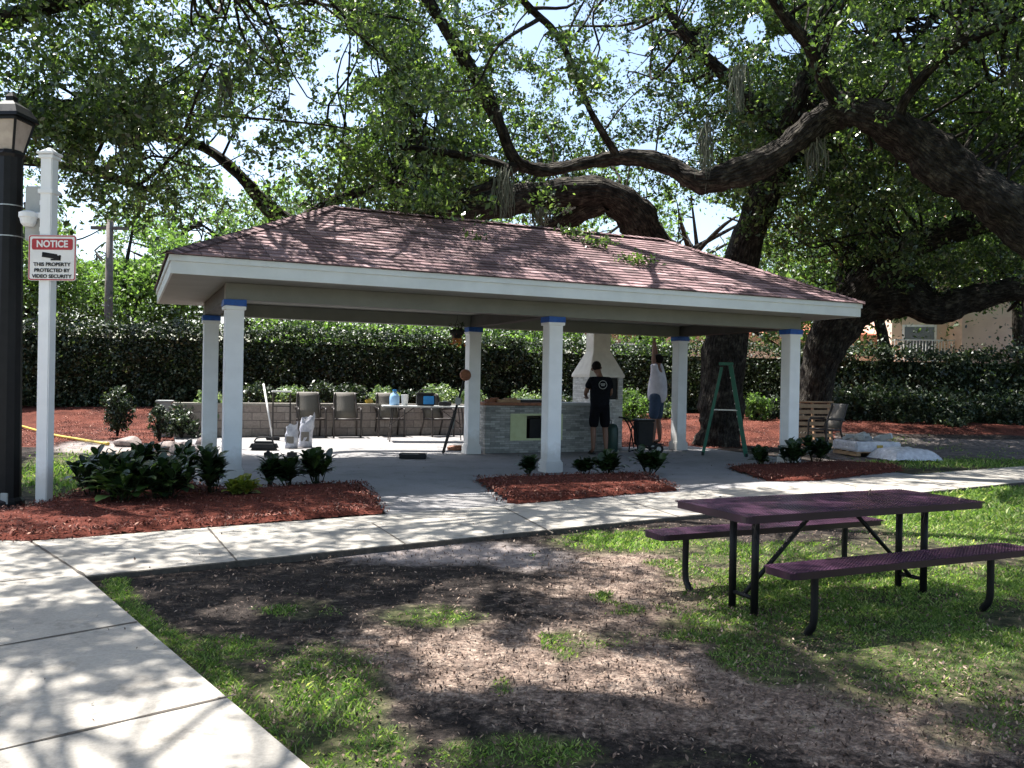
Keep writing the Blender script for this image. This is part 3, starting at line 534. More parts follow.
def litprob(c):
    x, y = shadow_xy(c, 0.); px, py, ww = pr(np.stack([x, y, 0*x], -1)); p = .45*(fbm(x, y, .45, 61) > .62); kk = np.clip(py-400, 20, 300)/200; px = px+(fbm(x, y, .9, 62)-.5)*260*kk; py = py+(fbm(x, y, .9, 63)-.5)*150*kk
    for q in LIT: p = np.maximum(p, q[-1]*(inpoly(px, py, q[:-1]) & (ww > .5)))
    x, y = shadow_xy(c, 3.7); px, py, ww = pr(np.stack([x, y, 0*x+3.7], -1)); u, v = wl(x, y); on = (u > -1.2) & (u < 11.5) & (v > -1.2) & (v < 5) & (c[:, 2] > 4.4)
    for q in LITR: p = np.maximum(p, q[-1]*(inpoly(px, py, q[:-1]) & on))
    return p
def in_gap(px, py, k=1.): 
    q = np.zeros(len(px), bool)
    for cx, cy, rx, ry in GAPS: q |= ((px-cx)/(rx*k))**2+((py-cy)/(ry*k))**2 < 1
    return q
def inpav(c, m=.25):
    u, v = wl(c[:, 0], c[:, 1]); e = np.minimum(np.minimum(u+BE, 2*S_+BE-u), np.minimum(v+AE, W_P+AE-v)); return (e > -m-.4) & (c[:, 2] < ZE+.35+np.clip(e, 0, 2.64)*.51+m+.35)
def cl_px(n, x0, x1, y0, y1, Y0, Y1, g, zmin=3.2, gaps=True, lit=True):
    px = g.uniform(x0, x1, n); py = g.uniform(y0, y1, n); Y = g.uniform(Y0, Y1, n); d = _F+_R*(px[:, None]-512)/FPX-_U*(py[:, None]-384)/FPX; c = CAMP+d*(Y/d[:, 1])[:, None]
    k = c[:, 2] > zmin
    if gaps: k &= ~in_gap(px, py, 1.25)
    if lit: k &= g.random(n) > litprob(c)
    k &= ~inpav(c, .5); return c[k]
def crown(C, rad, nl, size, g, flat=.7, gapcut=True):
    """leaf positions: clusters -> sprigs -> leaves"""
    ns = 10; n = len(C); sp_ = C[:, None]+g.normal(size=(n, ns, 3))*rad*np.array([.62, .62, .62*flat])*g.uniform(.6, 1.3, (n, 1, 1)); sp_ = sp_.reshape(-1, 3)
    k = max(1, nl//ns); L = (sp_[:, None]+g.normal(size=(len(sp_), k, 3))*rad*.14*np.array([1, 1, .8])).reshape(-1, 3)
    if gapcut:
        px, py, ww = pr(L); inside = in_gap(px, py, .8) & (ww > 0); L = L[~inside | (g.random(len(L)) < .08)]
    L = L[~inpav(L, -.2)]; x, y = shadow_xy(L, 0.); k = g.random(len(L)) < 1.05*litprob(L)*np.clip(fbm(x, y, .38, 77)*4-.9, 0, 1)  # leaves thinned so sun reaches chosen ground and roof patches
    return L[~k]
def tree(name, label, wood, C, nl, size, rad, g, m, loc, group=None, twig=.6, gapcut=True, tw0=.022, cat='tree'):
    t = empty(name, (0, 0, 0), 0, label, cat, group); off = np.array([loc[0], loc[1], 0.]); t.location = tuple(off)
    wood.twigs(C[litprob(C) < .5], g, twig, tw0); w_ = wood.build(t); w_.location = tuple(-off); l = leaves(crown(C, rad, nl, size, g, gapcut=gapcut), size, 'crown', m, t, .5, .25, r=g); l.location = tuple(-off); return t
# --- oak behind the right end of the roof, with the low limb that sweeps left behind the ridge
g = np.random.default_rng(11); wd = Wood()
wd.limb([(716, 448, 22, 60), (720, 425, 22, 51), (722, 400, 22, 48), (728, 330, 22, 46), (742, 255, 21.6, 42), (764, 195, 21, 40), (785, 140, 20.6, 34), (806, 90, 20, 28), (822, 40, 19.6, 22), (850, -60, 19, 16), (880, -200, 18, 8)], 1)
wd.limb([(735, 300, 22, 34), (690, 268, 21.5, 34), (650, 240, 21, 40), (632, 214, 20.6, 42), (604, 193, 20.2, 38), (560, 192, 20, 34), (520, 200, 19.8, 32), (470, 208, 19.6, 30), (430, 213, 19.5, 28), (360, 226, 19.3, 26), (300, 228, 19, 22), (266, 205, 18.6, 18), (240, 176, 18.3, 14), (205, 148, 18, 11), (160, 136, 17.6, 8), (110, 142, 17.2, 5)], 2)
wd.limb([(290, 225, 19, 12), (335, 200, 18.6, 11), (390, 186, 18.2, 8), (440, 178, 18, 5)], 3, n=8)
wd.limb([(604, 200, 20.2, 26), (575, 215, 20.6, 24), (548, 232, 21, 22)], 4)
wd.limb([(770, 180, 21, 24), (800, 150, 21.5, 16), (840, 120, 22, 12), (900, 60, 23, 9), (960, -20, 24, 6)], 5, n=9)
wd.limb([(785, 140, 20.6, 20), (740, 90, 20, 16), (690, 40, 19.5, 11), (640, -30, 19, 7)], 6, n=9)
C = np.vstack([cl_px(1000, 330, 920, -120, 195, 18, 25, g), cl_px(150, 330, 920, -420, -120, 18, 25, g), cl_px(180, 90, 480, 0, 225, 16, 21, g), cl_px(60, 380, 690, 130, 215, 18.5, 23, g), cl_px(14, 385, 450, 190, 232, 15.5, 17, g, lit=False)])
C = np.vstack([C]+[at(a, b, Y)[None] for a, b, Y in ((412, 196, 14.8), (425, 212, 14.7), (436, 205, 14.8), (418, 224, 14.5), (400, 205, 14.9), (392, 188, 15.2), (445, 190, 15.2))])
tree('oak_tree', 'spreading live oak behind the pavilion roof, its trunk rising beside the green stepladder', wd, C, 230, .105, .72, g, M['oakleaf'], at(716, 452, 22))
# --- oak off to the right whose long arching limb crosses above the roof
g = np.random.default_rng(12); wd = Wood()
wd.limb([(1230, 520, 14.5, 130), (1215, 420, 14.5, 100), (1170, 330, 14.5, 86), (1100, 270, 14.6, 74), (1030, 228, 14.8, 66), (985, 192, 15, 60), (940, 162, 15.2, 55), (900, 132, 15.4, 50), (862, 112, 15.7, 44), (835, 113, 15.9, 38), (806, 132, 16, 36), (775, 155, 16.1, 34), (735, 174, 16.2, 34), (700, 181, 16.3, 32), (670, 166, 16.4, 22), (630, 157, 16.5, 20), (585, 163, 16.6, 17), (545, 170, 16.7, 15), (515, 160, 16.6, 15), (500, 125, 16.4, 16), (484, 92, 16.2, 18), (458, 48, 16, 17), (428, 0, 15.8, 16), (390, -60, 15.5, 13), (340, -140, 15, 8)], 21, ws=.78, n=18, sub=10, amp=.12)
wd.limb([(512, 170, 16.6, 12), (485, 160, 16.6, 11), (440, 152, 16.6, 9), (396, 146, 16.6, 7)], 22, n=8)
wd.limb([(515, 165, 16.6, 13), (490, 185, 16.5, 10), (455, 193, 16.4, 7), (430, 196, 16.3, 4)], 23, n=8)
wd.limb([(846, 114, 15.8, 22), (826, 85, 15.6, 18), (812, 50, 15.2, 15), (780, 10, 14.8, 12), (740, -60, 14, 8)], 24, n=9)
wd.limb([(620, 160, 16.5, 9), (590, 110, 16, 8), (560, 40, 15.4, 8), (525, 2, 15, 8), (480, -60, 14.4, 6)], 25, n=8)
wd.limb([(900, 135, 15.4, 14), (905, 100, 15, 12), (950, 50, 14.5, 12), (1000, 25, 14, 11), (1060, -10, 13.5, 10)], 26, n=9)
wd.add([at(1170, 330, 14.5), np.array([10.5, 11, 6.5]), np.array([7, 8, 8.6]), np.array([3, 6, 9.6]), np.array([-1, 4.5, 9.9]), np.array([-4.5, 4, 9.6])], [.5, .4, .3, .22, .15, .07], 27, n=12)  # unseen limb added to carry the shade leafage overhead
wd.add([np.array([7, 8, 8.6]), np.array([5, 10, 9.4]), np.array([1.5, 11.5, 9.6]), np.array([-3, 12.5, 9.6])], [.25, .18, .12, .06], 28, n=8)
wd.add([np.array([9.5, 10, 7.4]), np.array([9, 6, 8.2]), np.array([6, 2, 8.8]), np.array([2, 0, 9.2])], [.25, .2, .14, .07], 29, n=8)
C = [cl_px(330, 440, 1180, -110, 95, 12.5, 17.5, g), cl_px(130, 440, 1180, -400, -110, 12.5, 17.5, g), cl_px(150, 850, 1120, 60, 200, 16, 19, g)]
# unseen leafage added over lawn, camera and near paths to throw the dapple
SHB = [((20, 396), (215, 396), (215, 424), (20, 424), 30), ((20, 436), (120, 436), (120, 446), (20, 446), 8), ((480, 396), (1030, 396), (1030, 425), (480, 425), 60), ((830, 436), (1040, 436), (1040, 462), (830, 462), 45), ((200, 380), (480, 380), (480, 404), (200, 404), 30)]  # back patches that get leaf clusters added upsun to shade them
SH = [((130, 570), (480, 545), (560, 640), (300, 640), (200, 610), 75), ((330, 690), (560, 660), (760, 700), (760, 800), (420, 800), 70), ((760, 690), (1060, 700), (1060, 800), (760, 800), 50), ((430, 540), (640, 570), (600, 620), (440, 610), 24),
      ((620, 640), (800, 630), (860, 700), (640, 690), 26), ((0, 610), (130, 610), (210, 680), (100, 690), (0, 650), 20), ((0, 545), (150, 545), (120, 600), (0, 600), 8), ((900, 560), (1040, 560), (1040, 630), (900, 630), 16), ((720, 540), (900, 540), (880, 640), (700, 620), 20),
      ((350, 515), (760, 490), (760, 510), (400, 545), 16), ((150, 545), (420, 520), (420, 540), (150, 560), 8), ((0, 500), (388, 490), (388, 513), (0, 540), 26), ((780, 460), (1040, 460), (1040, 490), (780, 490), 16)]
for q in SH:
    poly = q[:-1]; n = 0; P = np.array(poly); 
    while n < q[-1]:
        a = g.uniform(P[:, 0].min(), P[:, 0].max()); b = g.uniform(P[:, 1].min(), P[:, 1].max())
        if not inpoly(np.array([a]), np.array([b]), poly)[0]: continue
        n += .8; G = gp(a, b); h = g.uniform(7.5, 10.2); c = G+SV*h/SV[2]; px, py, ww = pr(c)
        if ww < 1 or py < -45 or px < -60 or px > 1090: C.append(c[None])
n = 900; far = np.stack([g.uniform(-16, 16, n), g.uniform(-14, 4.0, n), g.uniform(6.5, 10.5, n)], 1); far = far[g.random(n) > litprob(far)]; px, py, ww = pr(far); C.append(far[(ww < 1) | (py < -60)])  # more unseen leafage around the camera, added to dim the ambient light
for q in SHB:
    P = np.array(q[:-1])
    for _ in range(q[-1]):
        G = gp(g.uniform(P[:, 0].min(), P[:, 0].max()), g.uniform(P[:, 1].min(), P[:, 1].max())); G = G*min(1, 27/G[1]); C.append((G+SV*g.uniform(7, 12)/SV[2])[None])
C = np.vstack(C)
tree('oak_tree', 'massive live oak standing right of the frame, one thick arching limb crossing above the roof, unseen overhead leafage added for shade', wd, C, 270, .088, .62, g, M['oakleaf'], at(1230, 520, 14.5), twig=.5)
# --- leaning oak behind the right column
g = np.random.default_rng(13); wd = Wood()
wd.limb([(808, 440, 24, 56), (810, 420, 24, 46), (813, 400, 24, 42), (822, 360, 23.8, 46), (838, 325, 23.5, 50), (862, 290, 23, 46), (890, 262, 22.5, 36), (925, 240, 22, 30), (975, 225, 21.5, 26), (1040, 210, 21, 20), (1120, 170, 20, 14)], 31)
wd.limb([(840, 322, 23.5, 46), (872, 300, 23, 44), (905, 297, 22.8, 46), (935, 308, 22.6, 42), (965, 300, 22.4, 34), (1010, 290, 22, 26), (1060, 285, 21.6, 22), (1130, 270, 21, 16)], 32)
wd.limb([(830, 345, 23.6, 30), (842, 290, 24, 22), (850, 230, 24.4, 18), (835, 180, 24.8, 14), (846, 120, 25, 10), (880, 30, 25, 7)], 33, n=9)
C = np.vstack([cl_px(950, 740, 1180, -100, 260, 20, 30, g), cl_px(70, 850, 1060, 240, 290, 22, 28, g)])
tree('oak_tree', 'leaning live oak behind the far right column, two low crooked limbs reaching right', wd, C, 230, .11, .8, g, M['oakleaf'], at(806, 445, 24))
# --- oak off to the left that covers the left sky
g = np.random.default_rng(14); wd = Wood()
wd.limb([(-330, 520, 12.5, 90), (-320, 400, 12.5, 66), (-290, 280, 12.5, 54), (-230, 150, 12.7, 44), (-120, 60, 13, 34), (0, 20, 13.3, 24), (110, -10, 13.6, 16), (230, -30, 14, 9)], 41)
wd.limb([(-230, 150, 12.7, 30), (-120, 130, 13, 22), (-10, 110, 13.4, 15), (80, 105, 13.8, 10), (150, 120, 14, 6)], 42, n=9)
wd.limb([(-290, 280, 12.5, 34), (-180, 180, 13.5, 24), (-60, 160, 15, 16), (60, 165, 16, 11), (150, 190, 16.5, 6)], 43, n=9)
wd.limb([(-120, 60, 13, 26), (-60, -60, 12.5, 18), (60, -180, 12, 10)], 44, n=9)
C = np.vstack([cl_px(400, -160, 420, -90, 140, 11.5, 19, g), cl_px(220, -280, 420, -350, -90, 11.5, 19, g), cl_px(130, -220, 200, 110, 215, 13, 19, g), cl_px(22, 40, 70, 60, 140, 12, 13, g)])
tree('oak_tree', 'live oak standing left of the frame, dark leafy branches hanging above the street lamp', wd, C, 260, .088, .66, g, M['oakleaf'], at(-330, 520, 12.5))
# --- trees beyond the hedge
def bgtree(px, Y, h, rx, n, m, size, label, seed, rad=1.2, nl=110, name='broadleaf_tree', low=.25, gaps=True):
    g = np.random.default_rng(seed); b = at(px, 400, Y); b[2] = .3; top = b+[g.normal()*.4, 0, h]; wd = Wood()
    wd.add([b, b+(top-b)*.3+g.normal(size=3)*[.3, .3, 0], b+(top-b)*.6+g.normal(size=3)*[.5, .5, 0], top-[0, 0, .6]], [h*.03, h*.023, h*.015, .05], seed, n=9)
    for k in range(7):
        z = g.uniform(low, .8); a = b+(top-b)*z; an = g.uniform(0, 6.28); e = a+np.array([math.cos(an)*rx*.7, math.sin(an)*rx*.7, h*.18]); wd.add([a, (a+e)/2+g.normal(size=3)*.3, e], [h*.013, h*.009, .03], seed+k, n=6)
    d = g.normal(size=(n, 3)); d /= np.linalg.norm(d, axis=1)[:, None]; rr = g.random(n)**.45; zc_ = b[2]+h*(low+1)/2; C = np.array([b[0], b[1], zc_])+d*rr[:, None]*np.array([rx, rx, h*(1-low)/2])
    C += g.normal(size=C.shape)*.35; px_, py_, ww = pr(C)
    if gaps: C = C[~in_gap(px_, py_, 1.1)]
    return tree(name, label, wd, C, nl, size, rad, g, m, b, 'trees beyond the hedge', .5, gapcut=gaps, tw0=.03)
bgtree(135, 36, 7.8, 3.6, 190, M['lightleaf'], .17, 'pale green sunlit tree beyond the hedge, right of the sign post', 51, .9)
bgtree(30, 34, 8.5, 3.6, 170, M['oakleaf2'], .17, 'dark green tree beyond the hedge behind the lamp post', 52, 1.)
bgtree(265, 42, 11, 5.5, 220, M['oakleaf2'], .2, 'tall green tree beyond the hedge rising behind the left end of the roof', 53)
bgtree(330, 33, 4.2, 2.9, 150, M['lightleaf'], .14, 'low pale green tree beyond the hedge, seen under the roof above the chairs', 54, .7, low=.1)
bgtree(432, 35, 4.2, 3.6, 170, M['lightleaf'], .14, 'low bright green tree beyond the hedge, left of the middle column under the roof', 55, .7, low=.1)
bgtree(400, 46, 14, 6, 130, M['oakleaf2'], .22, 'tall green tree beyond the hedge behind the stub branch', 56)
bgtree(520, 36, 4.6, 2.8, 140, M['lightleaf'], .15, 'low bright green tree beyond the hedge, right of the back middle column', 57, .7, low=.1)
bgtree(575, 50, 14, 6, 120, M['lightleaf'], .22, 'tall light green tree beyond the hedge behind the chimney', 58)
bgtree(655, 37, 5, 2.4, 110, M['lightleaf'], .15, 'small lime green tree beyond the hedge behind the raised arms', 59, .6, low=.1)
bgtree(800, 37, 9, 4.5, 200, M['oakleaf2'], .2, 'tall green tree between the hedge and the apartment building', 60)
bgtree(896, 33.5, 10, 4.2, 180, M['oakleaf2'], .17, 'green tree with thin forked trunk in front of the peach building', 61, low=.42)
bgtree(1030, 36, 11, 4.5, 150, M['oakleaf2'], .17, 'green tree at the right end in front of the peach building', 62, low=.5)
bgtree(-90, 40, 12, 5, 110, M['oakleaf2'], .19, 'tall green tree at the left beyond the hedge', 63)
bgtree(690, 60, 15, 7, 120, M['lightleaf'], .26, 'far pale tree beyond the hedge behind the oak trunk', 64)
bgtree(180, 60, 15, 7, 110, M['oakleaf2'], .26, 'far green tree beyond the hedge behind the pale sunlit one', 65)
# --- hedges
def hedge(name, a, b, z0, z1, dep, nleaf, label, size=.1, m='hedgeleaf', group=None, bumpy=.2):
    a = np.array(a[:2]); b = np.array(b[:2]); L = np.linalg.norm(b-a); ang = math.atan2(b[1]-a[1], b[0]-a[0]); t = empty(name, (*a, 0), ang, label, 'hedge', group)
    g = np.random.default_rng(abs(hash(label)) % 1000 if False else len(label)*7); mb = MB(); mb.box((L/2, dep/2+.12, (z0+z1)/2-.16), (L-.3, dep-.45, z1-z0-.3)); mb.build('branches', M['hedgecore'], t)  # plain dark box stands for the shaded hedge interior; no branches modelled
    nf = int(nleaf*.72); nt_ = int(nleaf*.2); ne = nleaf-nf-nt_
    x = g.uniform(0, L, nf); z = g.uniform(z0, z1, nf); yy = -.22+(fbm(x, z, .9, 71)-.5)*bumpy*3.5+(fbm(x, z, .3, 74)-.5)*.35+np.abs(g.normal(size=nf))*.1
    F_ = np.stack([x, yy, z+(fbm(x, z*0, 1.3, 72)-.5)*bumpy*2*(z-z0)/(z1-z0)], 1)
    x = g.uniform(0, L, nt_); y = g.uniform(0, dep, nt_); T_ = np.stack([x, y, z1+(fbm(x, y, 1.3, 72)-.5)*bumpy*2+(fbm(x, y, .45, 73)-.5)*bumpy*1.6+g.normal(size=nt_)*.06+np.abs(g.normal(size=nt_))**3*.06], 1)
    s = g.integers(0, 2, ne); E_ = np.stack([s*L+g.normal(size=ne)*.06, g.uniform(0, dep, ne), g.uniform(z0, z1, ne)], 1)
    leaves(np.vstack([F_, T_, E_]), size, 'foliage', M[m], t, .6, .2, r=g); return t
hedge('hedge', at(-140, 400, 25.5), at(520, 400, 31), .1, 2.95, 1.2, 60000, 'tall dark clipped hedge behind the left lawn and the patio')
hedge('hedge', at(520, 400, 31.1), at(845, 400, 32.5), .1, 2.85, 1.2, 20000, 'tall dark clipped hedge behind the fireplace and the stepladder')
hedge('hedge', at(830, 400, 30), at(1180, 400, 30), .2, 2.75, 1.2, 24000, 'tall dark hedge in front of the peach building', .12, bumpy=.3)
hedge('hedge', at(835, 400, 27.2), at(1150, 400, 27.2), .2, 1.25, .9, 15000, 'low loose hedge row in front of the tall right hedge', .12, bumpy=.45)
# --- shrubs
def shrub(px, Y, z, rx, h, n, m, size, label, group=None, name='shrub', seed=1):
    b = at(px, 400, Y); t = empty(name, (b[0], b[1], z), 0, label, 'shrub', group); g = np.random.default_rng(seed); wd = Wood(); tips = []
    for k in range(7):
        an = g.uniform(0, 6.28); e = np.array([math.cos(an)*rx*.6, math.sin(an)*rx*.6, h*g.uniform(.5, .85)]); tips.append(e); wd.add([[0, 0, 0], e*[.3, .3, .5], e], [.03, .02, .008], seed*10+k, n=5, sub=3)
    wd.build(t, 'stems'); d = g.normal(size=(n//30, 3)); d /= np.linalg.norm(d, axis=1)[:, None]; C = np.array([0, 0, h*.52])+d*(g.random(len(d))**.4)[:, None]*np.array([rx, rx, h*.48])
    L = (C[:, None]+g.normal(size=(len(C), 30, 3))*min(rx, h)*.13).reshape(-1, 3); L = L[L[:, 2] > .02]; leaves(L, size, 'foliage', M[m], t, .5, .3, r=g); return t
shrub(118, 20.6, 0, .36, 1.15, 3200, 'hedgeleaf', .07, 'upright dark round shrub on the red mulch left of the grey utility box', seed=3)
shrub(160, 19.3, 0, .22, .8, 1200, 'hedgeleaf', .07, 'small dark shrub in front of the grey utility box', seed=4)
shrub(182, 20.5, 0, .45, .8, 1500, 'hedgeleaf', .08, 'loose low green shrub between the utility box and the left columns', seed=5)
shrub(208, 21.2, .3, .35, .9, 1300, 'variegated', .09, 'pale leafy shrub behind the left back column', seed=6)
for i, (px, m, rx, h, lab) in enumerate(((255, 'hedgeleaf', .5, .7, 'dark shrub above the wall at its left end'), (290, 'variegated', .45, .6, 'pale shrub above the wall left of the chairs'), (322, 'hedgeleaf', .5, .75, 'dark green shrub above the wall behind the left chair'), (352, 'hedgeleaf', .45, .7, 'dark green shrub above the wall behind the second chair'),
        (383, 'variegated', .42, .62, 'pale variegated shrub above the wall left of the blue cooler'), (408, 'hedgeleaf', .35, .55, 'small dark shrub above the wall behind the blue cooler'), (440, 'variegated', .6, .72, 'large pale variegated shrub above the wall right of the blue cooler'), (472, 'variegated', .4, .6, 'pale shrub above the wall behind the back middle column'))):
    shrub(px, 23.4+i*.3, .6, rx, h, 2200, m, .09, lab, 'shrubs planted above the retaining wall', seed=20+i)
for i, (px, Y, m, rx, h, lab) in enumerate(((530, 25.5, 'variegated', .7, 1.0, 'pale shrub behind the kitchen counter'), (565, 26, 'hedgeleaf', .6, .9, 'dark shrub left of the fireplace hood'), (632, 26.5, 'lightleaf', .6, 1.1, 'light green shrub right of the fireplace'), (668, 27, 'variegated', .5, .9, 'pale shrub behind the man with raised arms'), (755, 27, 'lightleaf', .5, 1.1, 'light green shrub between the two oak trunks'), (775, 27.5, 'hedgeleaf', .5, .9, 'dark shrub left of the right oak trunk'),
        (945, 26.6, 'hedgeleaf', .6, .6, 'low dark shrub at the front of the low hedge'))):
    shrub(px, Y, .2, rx, h, 1800, m, .1, lab, 'shrubs along the back hedge', seed=40+i)
# --- broad leaved plants in the beds
def croton(px, py, h, r, nst, label, group='broad leaved plants in the mulch beds', seed=1, m='broadleaf', ll=.2):
    h *= 1.15; r *= 1.5; nst = int(nst*1.9); ll *= 1.2; b = gp(px, py); t = empty('croton_plant', (b[0], b[1], 0), 0, label, 'plant', group); g = np.random.default_rng(seed); V = []; F = []; mb = MB()
    for k in range(nst):
        an = g.uniform(0, 6.28); rr = r*g.uniform(.05, .75); e = np.array([math.cos(an)*rr, math.sin(an)*rr, h*g.uniform(.5, .95)]); mb.tube([(e[0]*.25, e[1]*.25, 0), (e[0]*.7, e[1]*.7, e[2]*.6), tuple(e)], [.009, .007, .004], 5)
        for j in range(16):
            f_ = 1-.62*j/16; o = e*[f_, f_, 1]; o[2] = e[2]*f_; a = j*2.4+g.uniform(0, .5); el = g.uniform(.1, 1.1) if j > 3 else g.uniform(.7, 1.3); L = ll*g.uniform(.7, 1.2)*(1 if j > 2 else .7); W2 = L*.23
            d = np.array([math.cos(a)*math.cos(el), math.sin(a)*math.cos(el), math.sin(el)]); s = np.array([-math.sin(a), math.cos(a), 0]); up = np.cross(s, d)*-1
            n0 = len(V); pts = [(0, 0, 0), (.3, .8, .03), (.6, 1, .02), (.85, .6, -.04), (1, 0, -.1)]
            for q, w_, dz in pts: 
                c = o+d*L*q+np.array([0, 0, dz*L*1.5]); V += [c-s*W2*w_+up*.012*w_, c, c+s*W2*w_+up*.012*w_]
            for q in range(4): F += [(n0+q*3, n0+q*3+1, n0+q*3+4, n0+q*3+3), (n0+q*3+1, n0+q*3+2, n0+q*3+5, n0+q*3+4)]
    mb.build('stems', M['hedgecore'], t); npmesh('foliage', V, F, 4, M[m], t, smoothf=True); return t
CR = [(95, 500, .52, .28, 6, 'tall dark broad leaved plant, leftmost in the left bed'), (118, 508, .5, .3, 6, 'broad leaved plant with green tips, second from the left in the left bed'), (140, 492, .55, .3, 6, 'tall broad leaved plant behind the second one in the left bed'), (160, 505, .48, .32, 7, 'bushy broad leaved plant in the middle of the left clump'),
      (182, 495, .5, .28, 6, 'dark broad leaved plant at the right end of the left clump'), (212, 498, .5, .26, 5, 'dark glossy plant directly left of the front left column'), (268, 488, .34, .22, 4, 'low dark plant just right of the front left column'), (290, 489, .34, .22, 4, 'low dark plant between the other two right of the left column'), (318, 488, .42, .24, 6, 'fuller dark plant farthest right in the left bed'),
      (528, 476, .2, .2, 3, 'very low small plant left of the middle column base'), (585, 476, .2, .2, 3, 'tiny plant just right of the middle column base'), (608, 477, .3, .2, 4, 'dark plant below the man in black'), (649, 475, .34, .24, 5, 'plant with one yellow leaf at the right end of the middle bed'),
      (762, 468, .28, .25, 4, 'low spreading plant at the left of the right bed'), (790, 467, .4, .28, 5, 'dark plant in front of the right column base'), (815, 464, .42, .25, 5, 'dark plant right of the right column base')]
for i, (a, b, h, r, ns, lab) in enumerate(CR): croton(a, b, h, r, ns, lab, seed=70+i)
croton(243, 500, .22, .2, 4, 'small lime yellow leafy plant at the foot of the front left column', seed=90, m='yellowleaf', ll=.13)
croton(118, 506, .3, .2, 3, 'narrow grassy green plant in front of the left clump', seed=91, m='grass', ll=.3)
croton(162, 503, .28, .2, 3, 'second narrow grassy green plant in front of the left clump', seed=92, m='grass', ll=.28)
for q in ((190, 470, 5), (140, 480, 6)): pass
# --- Spanish moss
for i, (px, py, Y, wpx, lpx, lab) in enumerate(((707, 118, 16.1, 12, 75, 'long thin grey moss tuft hanging over the arch limb above the ridge'), (740, 62, 15.6, 14, 58, 'pale moss tuft hanging high left of the arch bend'), (816, 135, 16, 14, 50, 'moss tuft hanging under the arch bend'), (1015, 60, 14.8, 12, 40, 'moss tuft hanging in the right upper leaves'),
        (505, 165, 16.4, 16, 62, 'ragged moss hanging from the forked limb above the roof'), (908, 230, 21.6, 12, 34, 'moss tuft hanging below the right limbs'), (540, 205, 19.6, 12, 26, 'short moss on the low limb behind the ridge'), (225, 60, 15.5, 10, 70, 'faint long moss in the left upper leaves'), (960, 175, 15.5, 10, 30, 'small moss tuft under the thick right limb'))):
    a = at(px, py, Y); k = Y/FPX; g = np.random.default_rng(200+i); V = []; F = []
    for s in range(90):
        o = a+np.array([g.normal()*wpx*k*.3, g.normal()*wpx*k*.3, -g.random()*lpx*k*.35]); L = lpx*k*g.uniform(.25, .7); w_ = .012; an = g.uniform(0, 6.28); sv = np.array([math.cos(an), math.sin(an), 0])*w_; n0 = len(V); x = o.copy()
        for j in range(6): V += [x-sv*(1-j/7), x+sv*(1-j/7)]; x = x+np.array([g.normal()*.02, g.normal()*.02, -L/5])
        for j in range(5): F.append((n0+2*j, n0+2*j+1, n0+2*j+3, n0+2*j+2))
    tag(npmesh('spanish_moss', V, F, 4, M['moss']), lab, 'moss', 'spanish moss hanging in the oaks')

# ================================================================== objects
def textmesh(name, txt, size, m, parent, loc, bold=0.):
    cu = bpy.data.curves.new(name, 'FONT'); cu.body = txt; cu.size = size; cu.align_x = 'CENTER'; cu.align_y = 'CENTER'; cu.extrude = .001; cu.offset = bold
    o = bpy.data.objects.new(name, cu); COL.objects.link(o); bpy.context.view_layer.update()
    me = bpy.data.meshes.new_from_object(o.evaluated_get(bpy.context.evaluated_depsgraph_get())); bpy.data.objects.remove(o); me.materials.clear(); me.materials.append(m)
    q = bpy.data.objects.new(name, me); COL.objects.link(q); q.parent = parent; q.rotation_euler = (R_(90), 0, 0); q.location = loc; return q
def scale_tree(t, s): t.scale = (s, s, s)
def rrect(x, y, r, n=5):
    out = []
    for cx, cy, a0 in ((x-r, y-r, 0), (-x+r, y-r, 90), (-x+r, -y+r, 180), (x-r, -y+r, 270)):
        for k in range(n+1): a = R_(a0+90*k/n); out.append((cx+r*math.cos(a), cy+r*math.sin(a)))
    return out
# --- picnic table
pt = empty('picnic_table', (2.345, 6.24, -.055), R_(25), 'dark purple metal mesh picnic table with attached benches on the grass', 'picnic table')
def slabpart(name, hx, hy, z, yc, th=.035):
    mb = MB(); pl = rrect(hx, hy, .07); n = len(pl); ax_, ay_ = hx-.006, hy-.006
    for sg in (1, -1):
        dxy = np.array([math.cos(R_(34)), sg*math.sin(R_(34))]); st_ = .0345; k0 = int((2*ax_+3*ay_)/st_)+2
        for k in range(-k0, k0):
            x0 = k*st_; t0 = -1e9; t1 = 1e9
            for c0, dd, lim in ((x0, dxy[0], ax_), (0., dxy[1], ay_)):
                a_, b_ = sorted(((-lim-c0)/dd, (lim-c0)/dd)); t0 = max(t0, a_); t1 = min(t1, b_)
            if t1-t0 < .02: continue
            p_ = (x0+dxy[0]*t0, yc+dxy[1]*t0, z+.001*sg); q_ = (x0+dxy[0]*t1, yc+dxy[1]*t1, z+.001*sg); mb.bar(p_, q_, .0085, .0085)
    o = mb.build(name, M['mesh'], pt)
    mb = MB(); q = [(p[0], p[1]+yc, z-th/2+.003) for p in pl]+[(pl[0][0], pl[0][1]+yc, z-th/2+.003)]
    vs = []; fs = []
    for i, p in enumerate(pl):
        l = math.hypot(*p); 
        for dx, zz in ((0, .004), (0, -th), (-.012, -th), (-.012, .0)): vs.append((p[0]+(dx if p[0] > 0 else -dx), p[1]+yc+(dx if p[1] > 0 else -dx), z+zz))
    for i in range(n):
        j = (i+1) % n
        for k in range(4): fs.append((i*4+k, j*4+k, j*4+(k+1) % 4, i*4+(k+1) % 4))
    mb._a(vs, fs); mb.build('rim', M['purplerim'], o, smoothf=False); return o
M['purplerim'] = mat('purple_rim', (.018, .007, .015), (.028, .011, .024), 6, .3)
slabpart('tabletop', 1.19, .41, .735, 0, .045)
for s in (-1, 1): slabpart('bench_seat', 1.19, .14, .455, s*.69, .04)
